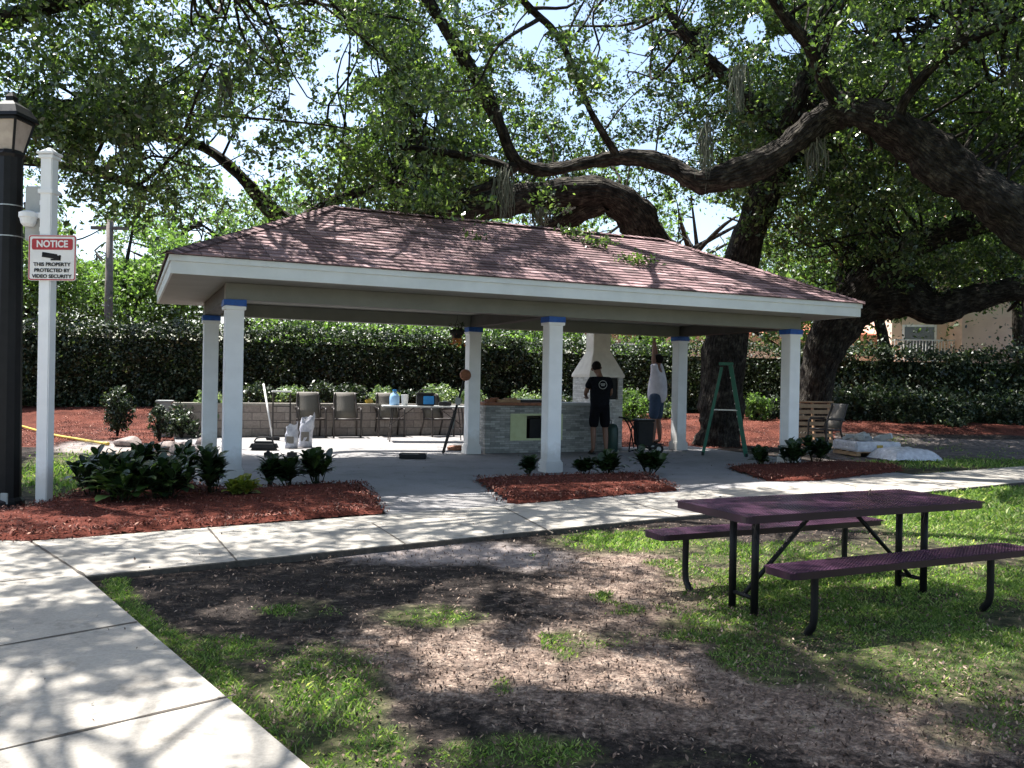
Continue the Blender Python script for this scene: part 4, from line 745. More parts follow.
for s in (-1, 1):
    mb = MB(); mb.tube([(s*.86, -.12, .71), (s*.86, -.12, .0)], .028, 10); mb.tube([(s*.86, .12, .71), (s*.86, .12, .0)], .028, 10)
    mb.tube([(s*.86, -.36, .695), (s*.86, .36, .695)], .02, 8); mb.build('table_leg', M['black'], pt, smoothf=True)
    for t_ in (-1, 1):
        mb = MB(); mb.tube([tuple(p) for p in crom([(s*.86, t_*.69, .43), (s*.86, t_*.69, .13), (s*.86, t_*.65, .04), (s*.86, t_*.56, -.02), (s*.86, t_*.14, -.03)], 5)], .026, 10)
        mb.tube([(s*.86, t_*.56, .43), (s*.86, t_*.81, .43)], .016, 8); mb.build('bench_leg', M['black'], pt, smoothf=True)
    mb = MB(); mb.tube([(s*.86, 0, .12), (s*.16, 0, .70)], .017, 8); mb.tube([(s*.86, -.12, .12), (s*.86, .12, .12)], .016, 8); mb.build('diagonal_brace', M['black'], pt, smoothf=True)
mb = MB(); mb.box((-.95, .1, .742), (.05, .012, .008), rz=.6); mb.box((-.93, .08, .742), (.02, .05, .006), rz=.2)
pt.scale = (.94, .95, .985)
leafs = leaves(np.array([gp(a, b, .69)+[0, 0, .01] for a, b in ((720, 498), (780, 500), (840, 496), (870, 493), (960, 500), (930, 496))]), .05, 'fallen_leaf', M['litter'], up=2)
tag(leafs, 'few small dry leaves lying on the purple picnic tabletop', 'leaves', kind='stuff')
# --- street lamp
lp = empty('street_lamp', (*gp(5, 502)[:2], -.04), 0, 'black street lamp with tapered glass lantern at the left edge', 'street lamp')
H_ = 4.0; k_ = 9.75/FPX
mb = MB(); mb.tube_z((0, 0, 0), [(.2, 0), (.2, .06), (.165, .1), (.16, .6), (.145, 2.5), (.13, 3.55), (.13, 4.0)], 12, 0); mb.build('post', M['black'], lp)
for z in (3.08, 3.43): mb = MB(); mb.tube_z((0, 0, z), [(.139, 0), (.139, .012)], 16, 0); mb.build('strap', M['metal'], lp)
mb = MB(); mb.box((.08, -.155, .1), (.085, .02, .13)); mb.build('access_plate', M['grey'], lp, bevel=.006)
mb = MB(); mb.tube_z((0, 0, 3.98), [(.13, 0), (.16, .04), (.12, .09)], 8, 0); mb.build('collar', M['black'], lp)
lan = MB(); lan.tube_z((0, 0, 4.05), [(.125, 0), (.225, .36)], 4, 0, R_(40)); lan = lan.build('lantern_glass', M['lampglass'], lp)
mb = MB()
for k in range(4):
    a = R_(40)+k*math.pi/2; mb.bar((.13*math.cos(a), .13*math.sin(a), 4.05), (.235*math.cos(a), .235*math.sin(a), 4.42), .025)
    a2 = a+math.pi/2; mb.bar((.235*math.cos(a), .235*math.sin(a), 4.41), (.235*math.cos(a2), .235*math.sin(a2), 4.41), .03); mb.bar((.13*math.cos(a), .13*math.sin(a), 4.055), (.13*math.cos(a2), .13*math.sin(a2), 4.055), .025)
mb.build('frame', M['black'], lan)
mb = MB(); mb.tube_z((0, 0, 4.43), [(.29, 0), (.28, .04), (.2, .14), (.1, .19), (.06, .22), (.065, .26), (.02, .31)], 4, 0, R_(40)); mb.build('lamp_cap', M['black'], lp)
# --- notice post
sp0 = gp(44, 505); npst = empty('notice_post', (*sp0[:2], 0), R_(-3), 'white square post carrying a notice sign, standing in the left mulch bed', 'sign post')
mb = MB(); mb.box((0, 0, 1.93), (.135, .135, 3.96)); mb.build('post', M['white'], npst, bevel=.01)
mb = MB(); mb.box((0, 0, 3.53), (.17, .17, .05)); mb.build('post_ring', M['white'], npst, bevel=.006); mb = MB(); mb.box((0, 0, 3.92), (.17, .17, .04)); mb.box((0, 0, 3.96), (.2, .2, .03)); mb.box((0, 0, 4.0), (.17, .17, .06), taper=.2); mb.build('post_cap', M['white'], npst, bevel=.006)
sgn = MB(); sgn.prism(rrect(.275, .255, .03), -.0, .008); sg = sgn.build('sign', M['signwhite'], npst); sg.rotation_euler = (R_(90), 0, 0); sg.location = (.1, -.08, 2.78); 
def onsign(name, mb_, m): o = mb_.build(name, m, sg); return o
mb = MB(); pl = rrect(.27, .25, .028); n = len(pl); pi = rrect(.258, .238, .02); vs = [(p[0], p[1], .0105) for p in pl]+[(p[0], p[1], .0105) for p in pi]; mb._a(vs, [(i, (i+1) % n, n+(i+1) % n, n+i) for i in range(n)]); onsign('border', mb, M['red'])
mb = MB(); mb.prism([(p[0], p[1]+.152) for p in rrect(.235, .062, .02)], .009, .011); onsign('red_panel', mb, M['red'])
def st(txt, y, size, m, z=.0125, nm='lettering', b=.0):
    o = textmesh(nm, txt, size, m, sg, (0, y, z), b); o.rotation_euler = (0, 0, 0); bb = [v.co.x for v in o.data.vertices]; wdt = max(bb)-min(bb); return o, wdt
for txt, y, size, m, tw, b in (('NOTICE', .152, .1, M['signwhite'], .36, .003), ('THIS PROPERTY', -.075, .052, M['black'], .43, .0015), ('PROTECTED BY', -.142, .052, M['black'], .41, .0015), ('VIDEO SECURITY', -.208, .052, M['black'], .46, .0015)):
    o, wdt = st(txt, y, size, m, b=b); o.scale = (tw/wdt, 1.05, 1)
mb = MB(); mb.box((-.03, .025, .011), (.17, .055, .003), rz=R_(-8)); mb.box((.075, .005, .011), (.05, .04, .003), rz=R_(-8)); mb.box((-.085, .045, .011), (.06, .02, .003)); mb.box((.035, -.02, .011), (.1, .018, .003)); mb.box((.09, .0, .011), (.018, .06, .003)); onsign('camera_pictogram', mb, M['black'])
mb = MB(); mb.box((-.215, .12, 3.3), (.185, .16, .62)); bx = mb.build('equipment_box', M['grey'], npst, bevel=.01)
mb = MB(); mb.box((-.1, .06, 3.12), (.06, .06, .05)); mb.box((-.1, .06, 3.42), (.06, .06, .05)); mb.build('bracket', M['white'], npst)
mb = MB(); mb.tube_z((-.225, -.02, 3.24), [(.05, -.1), (.075, -.07), (.09, -.01), (.1, 0), (.1, .05), (.06, .07)], 16, 0); mb.box((-.14, .02, 3.27), (.14, .06, .06)); mb.build('dome_camera', M['white'], npst, smoothf=False)
# --- background utility pole
b = at(107, 400, 32); up = empty('utility_pole', (b[0], b[1], 0), 0, 'weathered grey brown wooden utility pole beyond the left hedge', 'pole'); mb = MB(); mb.tube_z((0, 0, 0), [(.17, 0), (.15, 4), (.12, 7.2)], 10, 0); mb.build('pole', M['poleg'] if 'poleg' in M else M.setdefault('poleg', mat('pole_wood', (.2, .17, .15), (.13, .11, .1), 9, .9, .4, 40)), up, smoothf=True)
mb = MB(); mb.box((0, 0, 6.9), (1.4, .1, .12)); mb.build('crossarm', M['poleg'], up)
# --- utility box
b = gp(158, 436); ub = empty('utility_box', (b[0], b[1]+.4, -.03), R_(10), 'pale grey utility box standing on the red mulch by the hedge', 'utility box'); mb = MB(); mb.box((0, 0, .42), (.34, .3, .84)); bd_ = mb.build('cabinet', M['grey'], ub, bevel=.01); mb = MB(); mb.box((0, 0, .865), (.4, .36, .05)); mb.build('lid', M['grey'], ub, bevel=.01)
# --- stepladder
la = lw(10.83, 3.4); lb = lw(10.07, 1.3); md = (gp(708, 450)+gp(742, 459))/2
f0 = at(703, 455, 18.6); f1 = at(746, 455, 18.3); dv = f1-f0; Ld = np.linalg.norm(dv[:2]); ang = -.235; 
sl_ = empty('stepladder', ((f0+f1)/2)[:2].tolist()+[0], ang, 'open green fibreglass stepladder beside the oak trunk at the slab edge', 'ladder')
top_ = 1.93; hw = Ld/2
mb = MB()
for y in (-.26, .26): mb.bar((hw, y, 0), (.09, y*.62, top_), .03, .085)
mb.build('front_rail', M['green'], sl_, bevel=.004)
mb = MB()
for y in (-.27, .27): mb.bar((-hw, y, 0), (-.09, y*.62, top_-.05), .028, .06)
mb.build('rear_rail', M['green'], sl_, bevel=.004)
for k in range(1, 7): f = k/7; mb = MB(); xx = hw+(.09-hw)*f; mb.box((xx-.01, 0, top_*f), (.09, .5*(1-.38*f), .025)); mb.build('step', M['metal'], sl_)
mb = MB()
for k in range(1, 6): f = k/6; mb.bar((-hw+(hw-.09)*f, -.26*(1-.38*f), top_*f), (-hw+(hw-.09)*f, .26*(1-.38*f), top_*f), .02)
mb.build('rear_brace', M['metal'], sl_)
mb = MB(); mb.box((0, 0, top_+.02), (.3, .4, .06)); mb.build('ladder_top', M['green'], sl_, bevel=.01)
for sx in (-1, 1):
    for y in (-.26, .26): mb = MB(); mb.box((sx*hw, y, .03), (.05, .07, .07)); mb.build('rubber_foot', M['rubber'], sl_)
mb = MB(); [mb.bar((hw*.55, y*.83, top_*.5), (-hw*.55, y*.83, top_*.5), .015) for y in (-.26, .26)]; mb.build('spreader', M['metal'], sl_)
# --- patio chairs
def sling_chair(loc, rz, label, s=1.):
    t = empty('patio_chair', loc, rz, label, 'chair', 'sling patio chairs'); t.scale = (s, s, s); r = .021
    for sx in (-1, 1):
        mb = MB(); mb.tube([tuple(p) for p in crom([(sx*.3, -.27, 0), (sx*.3, -.26, .38), (sx*.3, -.24, .6), (sx*.3, -.15, .65), (sx*.3, .2, .63), (sx*.28, .27, .62)], 4)], r, 8); mb.build('leg', M['bronze'], t, smoothf=True)
        mb = MB(); mb.tube([tuple(p) for p in crom([(sx*.27, .33, 0), (sx*.26, .18, .42), (sx*.25, .3, .75), (sx*.23, .38, .99)], 4)], r, 8); mb.build('leg', M['bronze'], t, smoothf=True)
        mb = MB(); mb.box((sx*.3, -.0, .665), (.05, .42, .022)); mb.build('armrest', M['bronze'], t, bevel=.008)
    mb = MB(); mb.tube([(-.27, -.25, .41), (.27, -.25, .41)], r, 8); mb.tube([(-.26, .2, .40), (.26, .2, .40)], r, 8); mb.tube([(-.27, -.25, .41), (-.26, .2, .4)], r, 8); mb.tube([(.27, -.25, .41), (.26, .2, .4)], r, 8); mb.build('seat_frame', M['bronze'], t, smoothf=True)
    mb = MB(); P = [(-.26, .42), (-.1, .40), (.1, .395), (.2, .405)]; mb._a([(x, y, z) for y, z in P for x in (-.25, .25)], [(2*i, 2*i+1, 2*i+3, 2*i+2) for i in range(len(P)-1)])
    o = mb.build('seat', M['sling'], t, smoothf=True); sm = o.modifiers.new('s', 'SOLIDIFY'); sm.thickness = .012
    mb = MB(); P = [(.19, .43), (.25, .6), (.31, .76), (.36, .9), (.385, .985), (.42, 1.0)]; mb._a([(x, y, z) for y, z in P for x in (-.25, .25)], [(2*i, 2*i+1, 2*i+3, 2*i+2) for i in range(len(P)-1)])
    o = mb.build('backrest', M['sling'], t, smoothf=True); sm = o.modifiers.new('s', 'SOLIDIFY'); sm.thickness = .012; return t
a_ = TH*.7
for px, py, rz, lab in ((310, 437, .15, 'sling patio chair leftmost before the block wall, behind the plaster bags'), (346, 437, .05, 'sling patio chair second from the left before the block wall'), (389, 436, .1, 'sling patio chair partly behind the left end of the folding table'), (437, 436, .4, 'sling patio chair behind the right end of the folding table')):
    sling_chair(gp(px, py), rz+.25, lab, 1.12)
sling_chair(at(826, 438, 21.5)*[1, 1, 0], -1.2, 'sling patio chair turned sideways in front of the leaning pallet', 1.08)
# --- folding table and what stands on it
ft = gp(426, 441); tb = empty('folding_table', ft, R_(12), 'narrow folding table with thin dark legs before the block wall', 'table'); tz = .84
mb = MB(); mb.box((0, 0, tz), (2.15, .7, .035)); mb.build('tabletop', M['grey'], tb, bevel=.008)
for sx in (-1, 1):
    for sy in (-1, 1): mb = MB(); mb.tube([(sx*.82, sy*.28, tz-.02), (sx*.9, sy*.28, 0)], .014, 6); mb.build('leg', M['bronze'], tb, smoothf=True)
mb = MB(); [mb.tube([(sx*.86, -.28, .3), (sx*.86, .28, .3)], .011, 6) for sx in (-1, 1)]; [mb.tube([(sx*.85, 0, .4), (sx*.3, 0, tz-.03)], .011, 6) for sx in (-1, 1)]; mb.tube([(-.85, 0, .4), (-.85, .28, .4)], .01, 6); mb.build('brace', M['bronze'], tb, smoothf=True)
def ontable(x, y): return (ft[0]+x*math.cos(R_(12))-y*math.sin(R_(12)), ft[1]+x*math.sin(R_(12))+y*math.cos(R_(12)), tz+.018)
c = empty('cooler', ontable(-.03, 0), R_(12), 'small black and bright blue cooler bag on the folding table', 'cooler'); mb = MB(); mb.box((0, 0, .14), (.44, .28, .28)); mb.build('body', M['dark'], c, bevel=.03); mb = MB(); mb.box((.06, -.145, .14), (.26, .02, .2)); mb.build('front_panel', M['bluepl'], c, bevel=.008); mb = MB(); mb.box((0, 0, .295), (.45, .29, .04)); mb.build('lid', M['dark'], c, bevel=.01); mb = MB(); mb.tube([tuple(p) for p in crom([(-.16, 0, .31), (-.12, 0, .38), (.12, 0, .38), (.16, 0, .31)], 4)], .012, 6); mb.build('handle', M['dark'], c)
c = empty('water_bottle', ontable(-.78, .0), 0, 'clear blue water jug with blue cap left on the folding table', 'bottle'); mb = MB(); mb.tube_z((0, 0, 0), [(.11, 0), (.12, .03), (.12, .2), (.1, .26), (.04, .31), (.04, .34)], 16, 0); mb.build('body', M['bottle'], c, smoothf=True); mb = MB(); mb.tube_z((0, 0, .34), [(.048, 0), (.048, .045)], 12, 0); mb.build('cap', M['bluepl'], c)
c = empty('paper_cup_stack', ontable(-.53, .02), 0, 'white container standing between the blue jug and the cooler', 'container'); mb = MB(); mb.tube_z((0, 0, 0), [(.07, 0), (.09, .24), (.085, .24)], 14, 0); mb.build('container', M['signwhite'], c, smoothf=False); mb = MB(); mb.tube_z((0, 0, .241), [(.095, 0), (.095, .02)], 14, 0); mb.build('lid', M['signwhite'], c)
c = empty('tool_box', ontable(.45, .05), .2, 'small dark tool case on the right end of the folding table', 'tool box'); mb = MB(); mb.box((0, 0, .05), (.3, .18, .1)); mb.build('case', M['dark'], c, bevel=.015); mb = MB(); mb.box((0, 0, .115), (.12, .03, .02)); mb.build('handle', M['metal'], c)
c = empty('yellow_hand_tool', (*lw(4.25, 9.5)[:2], .835), .3, 'small yellow power tool left on the coping of the block wall', 'tool'); c.location = (*at(369, 404, 22.7)[:2], .835); mb = MB(); mb.box((0, 0, .06), (.2, .1, .12)); mb.build('body', M['yellow'], c, bevel=.03); mb = MB(); mb.box((-.05, 0, .16), (.06, .06, .1), ry=.4); mb.build('grip', M['dark'], c, bevel=.01)
# --- left patio clutter
def leanpole(name, a, b, r, m, lab, cat, head=None):
    a = np.array(a); b = np.array(b); t = empty(name, a, 0, lab, cat); mb = MB(); mb.tube([(0, 0, 0), tuple(b-a)], r, 8); mb.build('handle', m, t, smoothf=True); return t, b-a
Y0 = gp(273, 440)[1]; t, d = leanpole('push_broom', gp(273, 440), at(263.5, 384, Y0+.5), .022, M['signwhite'], 'white handled push broom leaning by the sawhorse near the left column', 'broom'); mb = MB(); mb.box((0, -.01, .04), (.32, .07, .06)); mb.build('broom_head', M['dark'], t, bevel=.01); mb = MB(); mb.box((0, -.01, .0), (.3, .05, .06)); mb.build('bristles', M['black'], t)
b = gp(281, 440); t = empty('folding_stand', (b[0], b[1], 0), .35, 'thin dark folding stand with a small white top board, left of the patio chairs', 'stand')
for sx in (-1, 1): mb = MB(); mb.bar((sx*.2, -.16, 0), (sx*.2, 0, 1.12), .03); mb.bar((sx*.2, .2, 0), (sx*.2, .02, 1.1), .025); mb.build('leg', M['bronze'], t)
mb = MB(); [mb.bar((-.2, -.16+.16*z/1.12, z), (.2, -.16+.16*z/1.12, z), .025) for z in (.12, .42, .8)]; mb.build('rung', M['bronze'], t); mb = MB(); mb.box((0, .0, 1.15), (.46, .2, .035)); mb.build('top_board', M['signwhite'], t, bevel=.005)
def sack(name, px, py, wd_, hh, lab, seed, open_=.5, rz=0):
    b = gp(px, py); t = empty(name, (b[0], b[1], 0), rz, lab, 'bag', 'paper bags of mix on the patio'); g = np.random.default_rng(seed); mb = MB(); prof = []; n = 14; m_ = 9; V = []; F = []
    for i in range(m_):
        f = i/(m_-1); a = wd_/2*(1-.1*f+.06*math.sin(f*7+seed)); bdp = wd_*.32*(1-.75*f**2)
        for k in range(n): th = 2*math.pi*k/n; c_, s_ = math.cos(th), math.sin(th); V.append(((abs(c_)**.6)*math.copysign(a, c_)+g.normal()*.012+.05*f*open_, (abs(s_)**.6)*math.copysign(bdp, s_)+g.normal()*.012, hh*f*(1+.14*(g.random()-.5)*(f > .85)+.1*c_*f)))
    mb._a(V, [(i*n+k, i*n+(k+1) % n, (i+1)*n+(k+1) % n, (i+1)*n+k) for i in range(m_-1) for k in range(n)]+[tuple(range(n))[::-1]]); mb.build('sack', M['bag'], t, smoothf=True)
    mb = MB(); mb.box((0, -wd_*.33, hh*.35), (wd_*.55, .012, hh*.3), rx=.05); o = mb.build('printed_patch', M['sling'], t); return t
sack('paper_bag', 291, 448, .28, .5, 'shorter crumpled grey white bag, left of the pair on the patio', 5)
sack('paper_bag', 305, 447, .3, .66, 'taller crumpled white bag with a pointed open top, right of the pair', 9, 1.2, .2)
b = gp(264, 450); t = empty('tool_bag', (b[0], b[1], 0), .1, 'flat dark tool bag lying on the sunlit patio by the left column', 'bag'); mb = MB(); mb.box((0, 0, .09), (.6, .3, .18), taper=.75); mb.build('body', M['dark'], t, bevel=.05); mb = MB(); mb.tube([tuple(p) for p in crom([(-.2, 0, .17), (-.12, -.02, .25), (.1, .02, .25), (.18, 0, .17)], 4)], .015, 6); mb.build('handle', M['dark'], t)
for px, lab in ((268, 'small dark block on the slab, left of two below the bags'), (292, 'small dark block on the slab, right of two below the bags')):
    b = gp(px, 457); mb = MB(); mb.box((0, 0, .045), (.13 if px < 280 else .17, .12, .09)); mb.box((0, 0, .1), (.07, .07, .02)); o = mb.build('scrap_block', M['dark'], bevel=.01, loc=(b[0], b[1], 0)); tag(o, lab, 'block', 'small dark blocks on the slab')
b = gp(413, 458); t = empty('mortar_tray', (b[0], b[1], 0), .05, 'low flat dark tray lying on the shaded slab', 'tray'); mb = MB(); mb.box((0, 0, .02), (.5, .36, .03)); [mb.box((sx*.24, 0, .05), (.02, .36, .07), ry=sx*.2) for sx in (-1, 1)]; [mb.box((0, sy*.175, .05), (.46, .02, .07)) for sy in (-1, 1)]; mb.build('tray', M['dark'], t); mb = MB(); mb.box((-.05, 0, .05), (.34, .28, .04), rz=.2); mb.build('board', M['sling'], t, bevel=.008)
b = gp(455, 451); o = sack('crumpled_cloth', 455, 450, .36, .1, 'small crumpled rust red cloth lying beside the back middle column', 3); o['category'] = 'cloth'; del o['group']
for ch in list(SC.objects):
    if ch.parent == o:
        if ch.name.startswith('sack'): ch.data.materials[0] = M['woodred']; ch.name = 'cloth'
        else: bpy.data.objects.remove(ch)
# long handled tool against the back middle column
a = gp(443, 453); e = at(465.5, 376, a[1]-.25); t = empty('pole_sander', a, 0, 'long black handled tool with a round brown head leaning on the back middle column', 'tool'); d = e-a
mb = MB(); mb.bar((0, 0, 0), tuple(d*.55), .05, .04); mb.tube([tuple(d*.5), tuple(d)], .024, 8); mb.build('handle', M['black'], t)
mb = MB(); mb.bar(tuple(d*.3+[.06, .02, 0]), tuple(d*.62+[.0, .02, 0]), .04); mb.box(tuple(d*.68), (.12, .1, .16)); mb.build('grip_box', M['grey'], t, bevel=.02)
mb = MB(); mb.tube_z((0, 0, 0), [(.03, -.04), (.1, -.03), (.12, 0), (.1, .035), (.04, .045)], 16, 0); o = mb.build('round_head', M['woodred'], t, smoothf=True); o.rotation_euler = (R_(80), R_(15), .3); o.location = tuple(d+np.array([0, -.02, .02]))
# hanging basket
b = at(457, 333, 16.4); t = empty('hanging_basket', b, 0, 'small dark hanging basket with orange flowers beside the back middle column', 'plant'); mb = MB(); mb.tube_z((0, 0, -.1), [(.07, 0), (.13, .08), (.15, .16), (.14, .16)], 14, 0); mb.build('pot', M['dark'], t, smoothf=True)
g = np.random.default_rng(5); leaves(g.normal(size=(90, 3))*[.08, .08, .06]+[0, 0, -.14], .05, 'flowers', M['orangefl'], t, r=g, aspect=.8)['kind'] = 'stuff'; leaves(g.normal(size=(140, 3))*[.1, .1, .05]+[0, 0, .08], .05, 'foliage', M['broadleaf'], t, r=g); mb = MB(); [mb.tube([(.13*math.cos(k*2.1), .13*math.sin(k*2.1), .05), (0, 0, .26)], .004, 4) for k in range(3)]; mb.tube([(0, 0, .26), (0, 0, .34)], .004, 4); mb.build('hanger', M['black'], t)
# things on the counter
def kp(u, v, z=1.05): p = Matrix.Translation(kt.location) @ Matrix.Rotation(TH, 4, 'Z') @ Vector((u, v, z)); return tuple(p)
t = empty('grill_tray', kp(1.0, .3), TH, 'flat dark metal tray lying on the wooden counter', 'tray'); mb = MB(); mb.box((0, 0, .03), (.8, .4, .04)); [mb.box((sx*.41, 0, .05), (.02, .42, .06)) for sx in (-1, 1)]; mb.build('tray', M['dark'], t, bevel=.005); mb = MB(); [mb.bar((-.36, -.17+k*.055, .065), (.36, -.17+k*.055, .065), .01) for k in range(7)]; mb.build('grate', M['metal'], t)
for i, (u, v, l, rz, lab) in enumerate(((.25, .2, .4, .3, 'short wood offcut at the left end of the counter'), (.55, .1, .5, -.1, 'longer wood offcut at the front of the counter'), (1.5, .15, .35, .2, 'wood offcut just left of the middle column on the counter'))):
    mb = MB(); mb.box((0, 0, .03), (l, .12, .06)); mb.box((.05, .02, .078), (l*.6, .08, .03), rz=.3); o = mb.build('wood_offcut', M['wood'] if i else M['woodred'], bevel=.006, loc=kp(u, v)); o.rotation_euler = (0, 0, TH+rz); tag(o, lab, 'wood piece', 'wood offcuts on the counter')
# --- bin and cart
b = gp(612, 453); t = empty('gas_canister', (b[0], b[1], 0), 0, 'slim dark green canister standing right of the man in black', 'canister'); mb = MB(); mb.tube_z((0, 0, 0), [(.11, 0), (.125, .03), (.125, .52), (.09, .6), (.04, .63)], 18, 0); mb.build('tank', M['greendark'] if 'greendark' in M else M.setdefault('greendark', mat('dark_green', (.01, .045, .035), (.008, .03, .025), 6, .5)), t, smoothf=True); mb = MB(); mb.tube_z((0, 0, .62), [(.03, 0), (.03, .06), (.05, .07), (.05, .09)], 10, 0); mb.build('valve', M['metal'], t)
b = gp(643, 453); t = empty('tool_cart', (b[0], b[1], 0), .15, 'black two wheeled tool cart with a raised handle between the two men', 'cart')
mb = MB(); mb.box((0, 0, .42), (.32, .34, .52), taper=1.12); mb.build('body', M['dark'], t, bevel=.02); mb = MB(); mb.box((0, 0, .705), (.4, .42, .05)); mb.build('lid', M['black'], t, bevel=.015)
mb = MB(); [mb.tube([tuple(p) for p in crom([(-.16, sy, .1), (-.25, sy, .5), (-.38, sy, .72), (-.5, sy, .76)], 4)], .016, 6) for sy in (-.15, .15)]; mb.tube([(-.5, -.15, .76), (-.5, .15, .76)], .02, 6); mb.tube([(-.16, -.15, .1), (-.36, -.15, .04)], .014, 6); mb.tube([(-.36, -.15, .04), (-.3, -.15, .58)], .014, 6); mb.build('handle', M['black'], t)
for sy in (-.2, .2):
    mb = MB(); R2 = .105
    mb._a([(R2*math.cos(a)*q+.28, sy+dy, R2+R2*math.sin(a)*q) for q, dy in ((.5, -.025), (1, -.02), (1, .02), (.5, .025)) for a in [2*math.pi*k/20 for k in range(20)]], [(j*20+k, j*20+(k+1) % 20, ((j+1) % 4)*20+(k+1) % 20, ((j+1) % 4)*20+k) for j in range(4) for k in range(20)]); wh = mb.build('wheel', M['rubber'], t)
    mb = MB(); mb._a([(R2*math.cos(a)*.49+.28, sy+dy, R2+R2*math.sin(a)*.49) for dy in (-.018, .018) for a in [2*math.pi*k/16 for k in range(16)]], [tuple(range(16)), tuple(range(16, 32))]+[(k, (k+1) % 16, 16+(k+1) % 16, 16+k) for k in range(16)]); mb.build('hub', M['metal'], wh)
mb = MB(); mb.bar((.0, 0, .12), (.28, 0, .105), .04); mb.tube([(.28, -.2, .105), (.28, .2, .105)], .012, 6); mb.build('axle', M['black'], t)
# --- pallet leaning on the oak, wrapped stack
b = at(815, 426, 22.6); t = empty('wooden_pallet', (b[0], b[1], -.04), R_(20), 'raw wooden pallet standing on edge against the leaning oak', 'pallet'); t.rotation_euler = (R_(-8), 0, R_(14))
for k in range(7): mb = MB(); mb.box((0, -.05, .1+k*.155), (1.05, .02, .1)); mb.build('slat', M['wood'], t, bevel=.003)
for x in (-.5, 0, .5): mb = MB(); mb.box((x, 0, .56), (.045, .08, 1.12)); mb.build('stringer', M['wood'], t, bevel=.003)
mb = MB(); mb.box((0, 0, 1.14), (1.2, .16, .035)); mb.build('top_board', M['wood'], t, bevel=.003)
b0 = gp(845, 458); b1 = gp(915, 463); b = (gp(866, 458)+gp(866, 450))/2; t = empty('pallet_stack', (b[0], b[1], -.02), R_(10), 'plastic wrapped stack of pale pavers on a low pallet, grey rubble on top', 'paver stack')
mb = MB(); [mb.box((0, y, .09), (1.1, .1, .02)) for y in (-.42, -.14, .14, .42)]; [mb.box((x, 0, .04), (.1, .95, .07)) for x in (-.48, 0, .48)]; mb.build('pallet', M['wood'], t)
mb = MB(); 
for i in range(3):
    for j in range(3): mb.box((-.34+i*.34, -.3+j*.3, .2), (.32, .28, .19), rz=random.uniform(-.03, .03))
mb.build('pavers', M['sling'], t, bevel=.01)
mb = MB(); mb.box((0, 0, .21), (1.1, .98, .22)); o = mb.build('plastic_wrap', M['wrap'], t, bevel=.03); 
mb = MB(); mb.box((.02, -.5, .2), (.14, .012, .1)); mb.build('shipping_label', M['yellow'], t)
for k in range(9): pass
mb = MB()
for k in range(11): mb.box((random.uniform(-.35, .42), random.uniform(-.3, .3), .36+random.uniform(0, .08)), (random.uniform(.12, .28), random.uniform(.1, .2), random.uniform(.07, .13)), rz=random.uniform(0, 3), ry=random.uniform(-.4, .4))
mb.build('rubble', M['grey'], t, bevel=.012)
b = (gp(903, 464)+gp(905, 452))/2; t = empty('tarp_heap', (b[0], b[1], -.04), .2, 'crumpled white plastic sheet draped over a low block, right of the paver stack', 'plastic sheet')
gx, gy = np.meshgrid(np.linspace(-.6, .6, 40), np.linspace(-.5, .5, 34)); zz = .22*np.clip(1-np.maximum((np.abs(gx)/.58)**6, (np.abs(gy)/.5)**6), 0, 1)+.1*(fbm(gx+5, gy+5, .18, 8)-.3)*np.clip(1.2-np.hypot(gx, gy), 0, 1); zz = np.maximum(zz, .01)
idx = np.arange(gx.size).reshape(gx.shape); f = np.stack([idx[:-1, :-1], idx[:-1, 1:], idx[1:, 1:], idx[1:, :-1]], -1).reshape(-1, 4); npmesh('plastic_sheet', np.stack([gx+.12*(fbm(gy+3, gx, .4, 2)-.5), gy, zz], -1).reshape(-1, 3), f, 4, M['wrap'], t, smoothf=True); mb = MB(); mb.box((0, 0, .08), (.7, .55, .15)); mb.build('block', M['sling'], t)
# --- hose, rocks
P = [gp(20, 412), gp(42, 421), gp(58, 430), gp(75, 436), gp(100, 441)]; P = [np.array([p[0], min(p[1], 26), terr(0, min(p[1], 26))+.05]) for p in P]; P = [at(a, b, Y) for a, b, Y in ((20, 409, 23.5), (38, 418, 22), (56, 429, 20.5), (75, 436, 19.6), (104, 443, 18.4))]; P = [np.array([p[0], p[1], float(terr(p[0], p[1]))+.05]) for p in P]
mb = MB(); mb.tube([tuple(p) for p in crom(P, 8)], .03, 8); mb.tube([tuple(P[-1]), tuple(P[-1]+[.12, -.05, .0])], .038, 8); tag(mb.build('garden_hose', M['yellow'], smoothf=True), 'yellow garden hose lying on the red mulch behind the notice post', 'hose')
for i, (px, py, s, lab) in enumerate(((185, 452, .32, 'dark rock on the sand left of the left columns'), (168, 449, .26, 'dark rock on the sand behind the left plants'), (195, 462, .3, 'pale flat rock nearest the front left column'), (174, 460, .22, 'small pale rock between the plants and the column'), (205, 444, .25, 'dark rock between the rock pile and the back left column'), (128, 444, .3, 'flat dark rock beside the sand mound'))):
    b = gp(px, py); bm = bmesh.new(); bmesh.ops.create_icosphere(bm, subdivisions=3, radius=s)
    g = np.random.default_rng(300+i)
    ax = g.normal(size=(7, 3)); ax /= np.linalg.norm(ax, axis=1)[:, None]; cut = g.uniform(.6, .9, 7)*s
    for v in bm.verts:
        p = np.array(v.co)
        for a, c_ in zip(ax, cut):
            e_ = p@a-c_
            if e_ > 0: p = p-a*e_*.9
        v.co = Vector(p*[1, .8, .5])
    me = bpy.data.meshes.new('rock'); bm.to_mesh(me); bm.free(); me.materials.append(M['rock']); o = bpy.data.objects.new('rock', me); COL.objects.link(o); o.location = (b[0], b[1], s*.12); tag(o, lab, 'rock', 'rocks left of the slab')
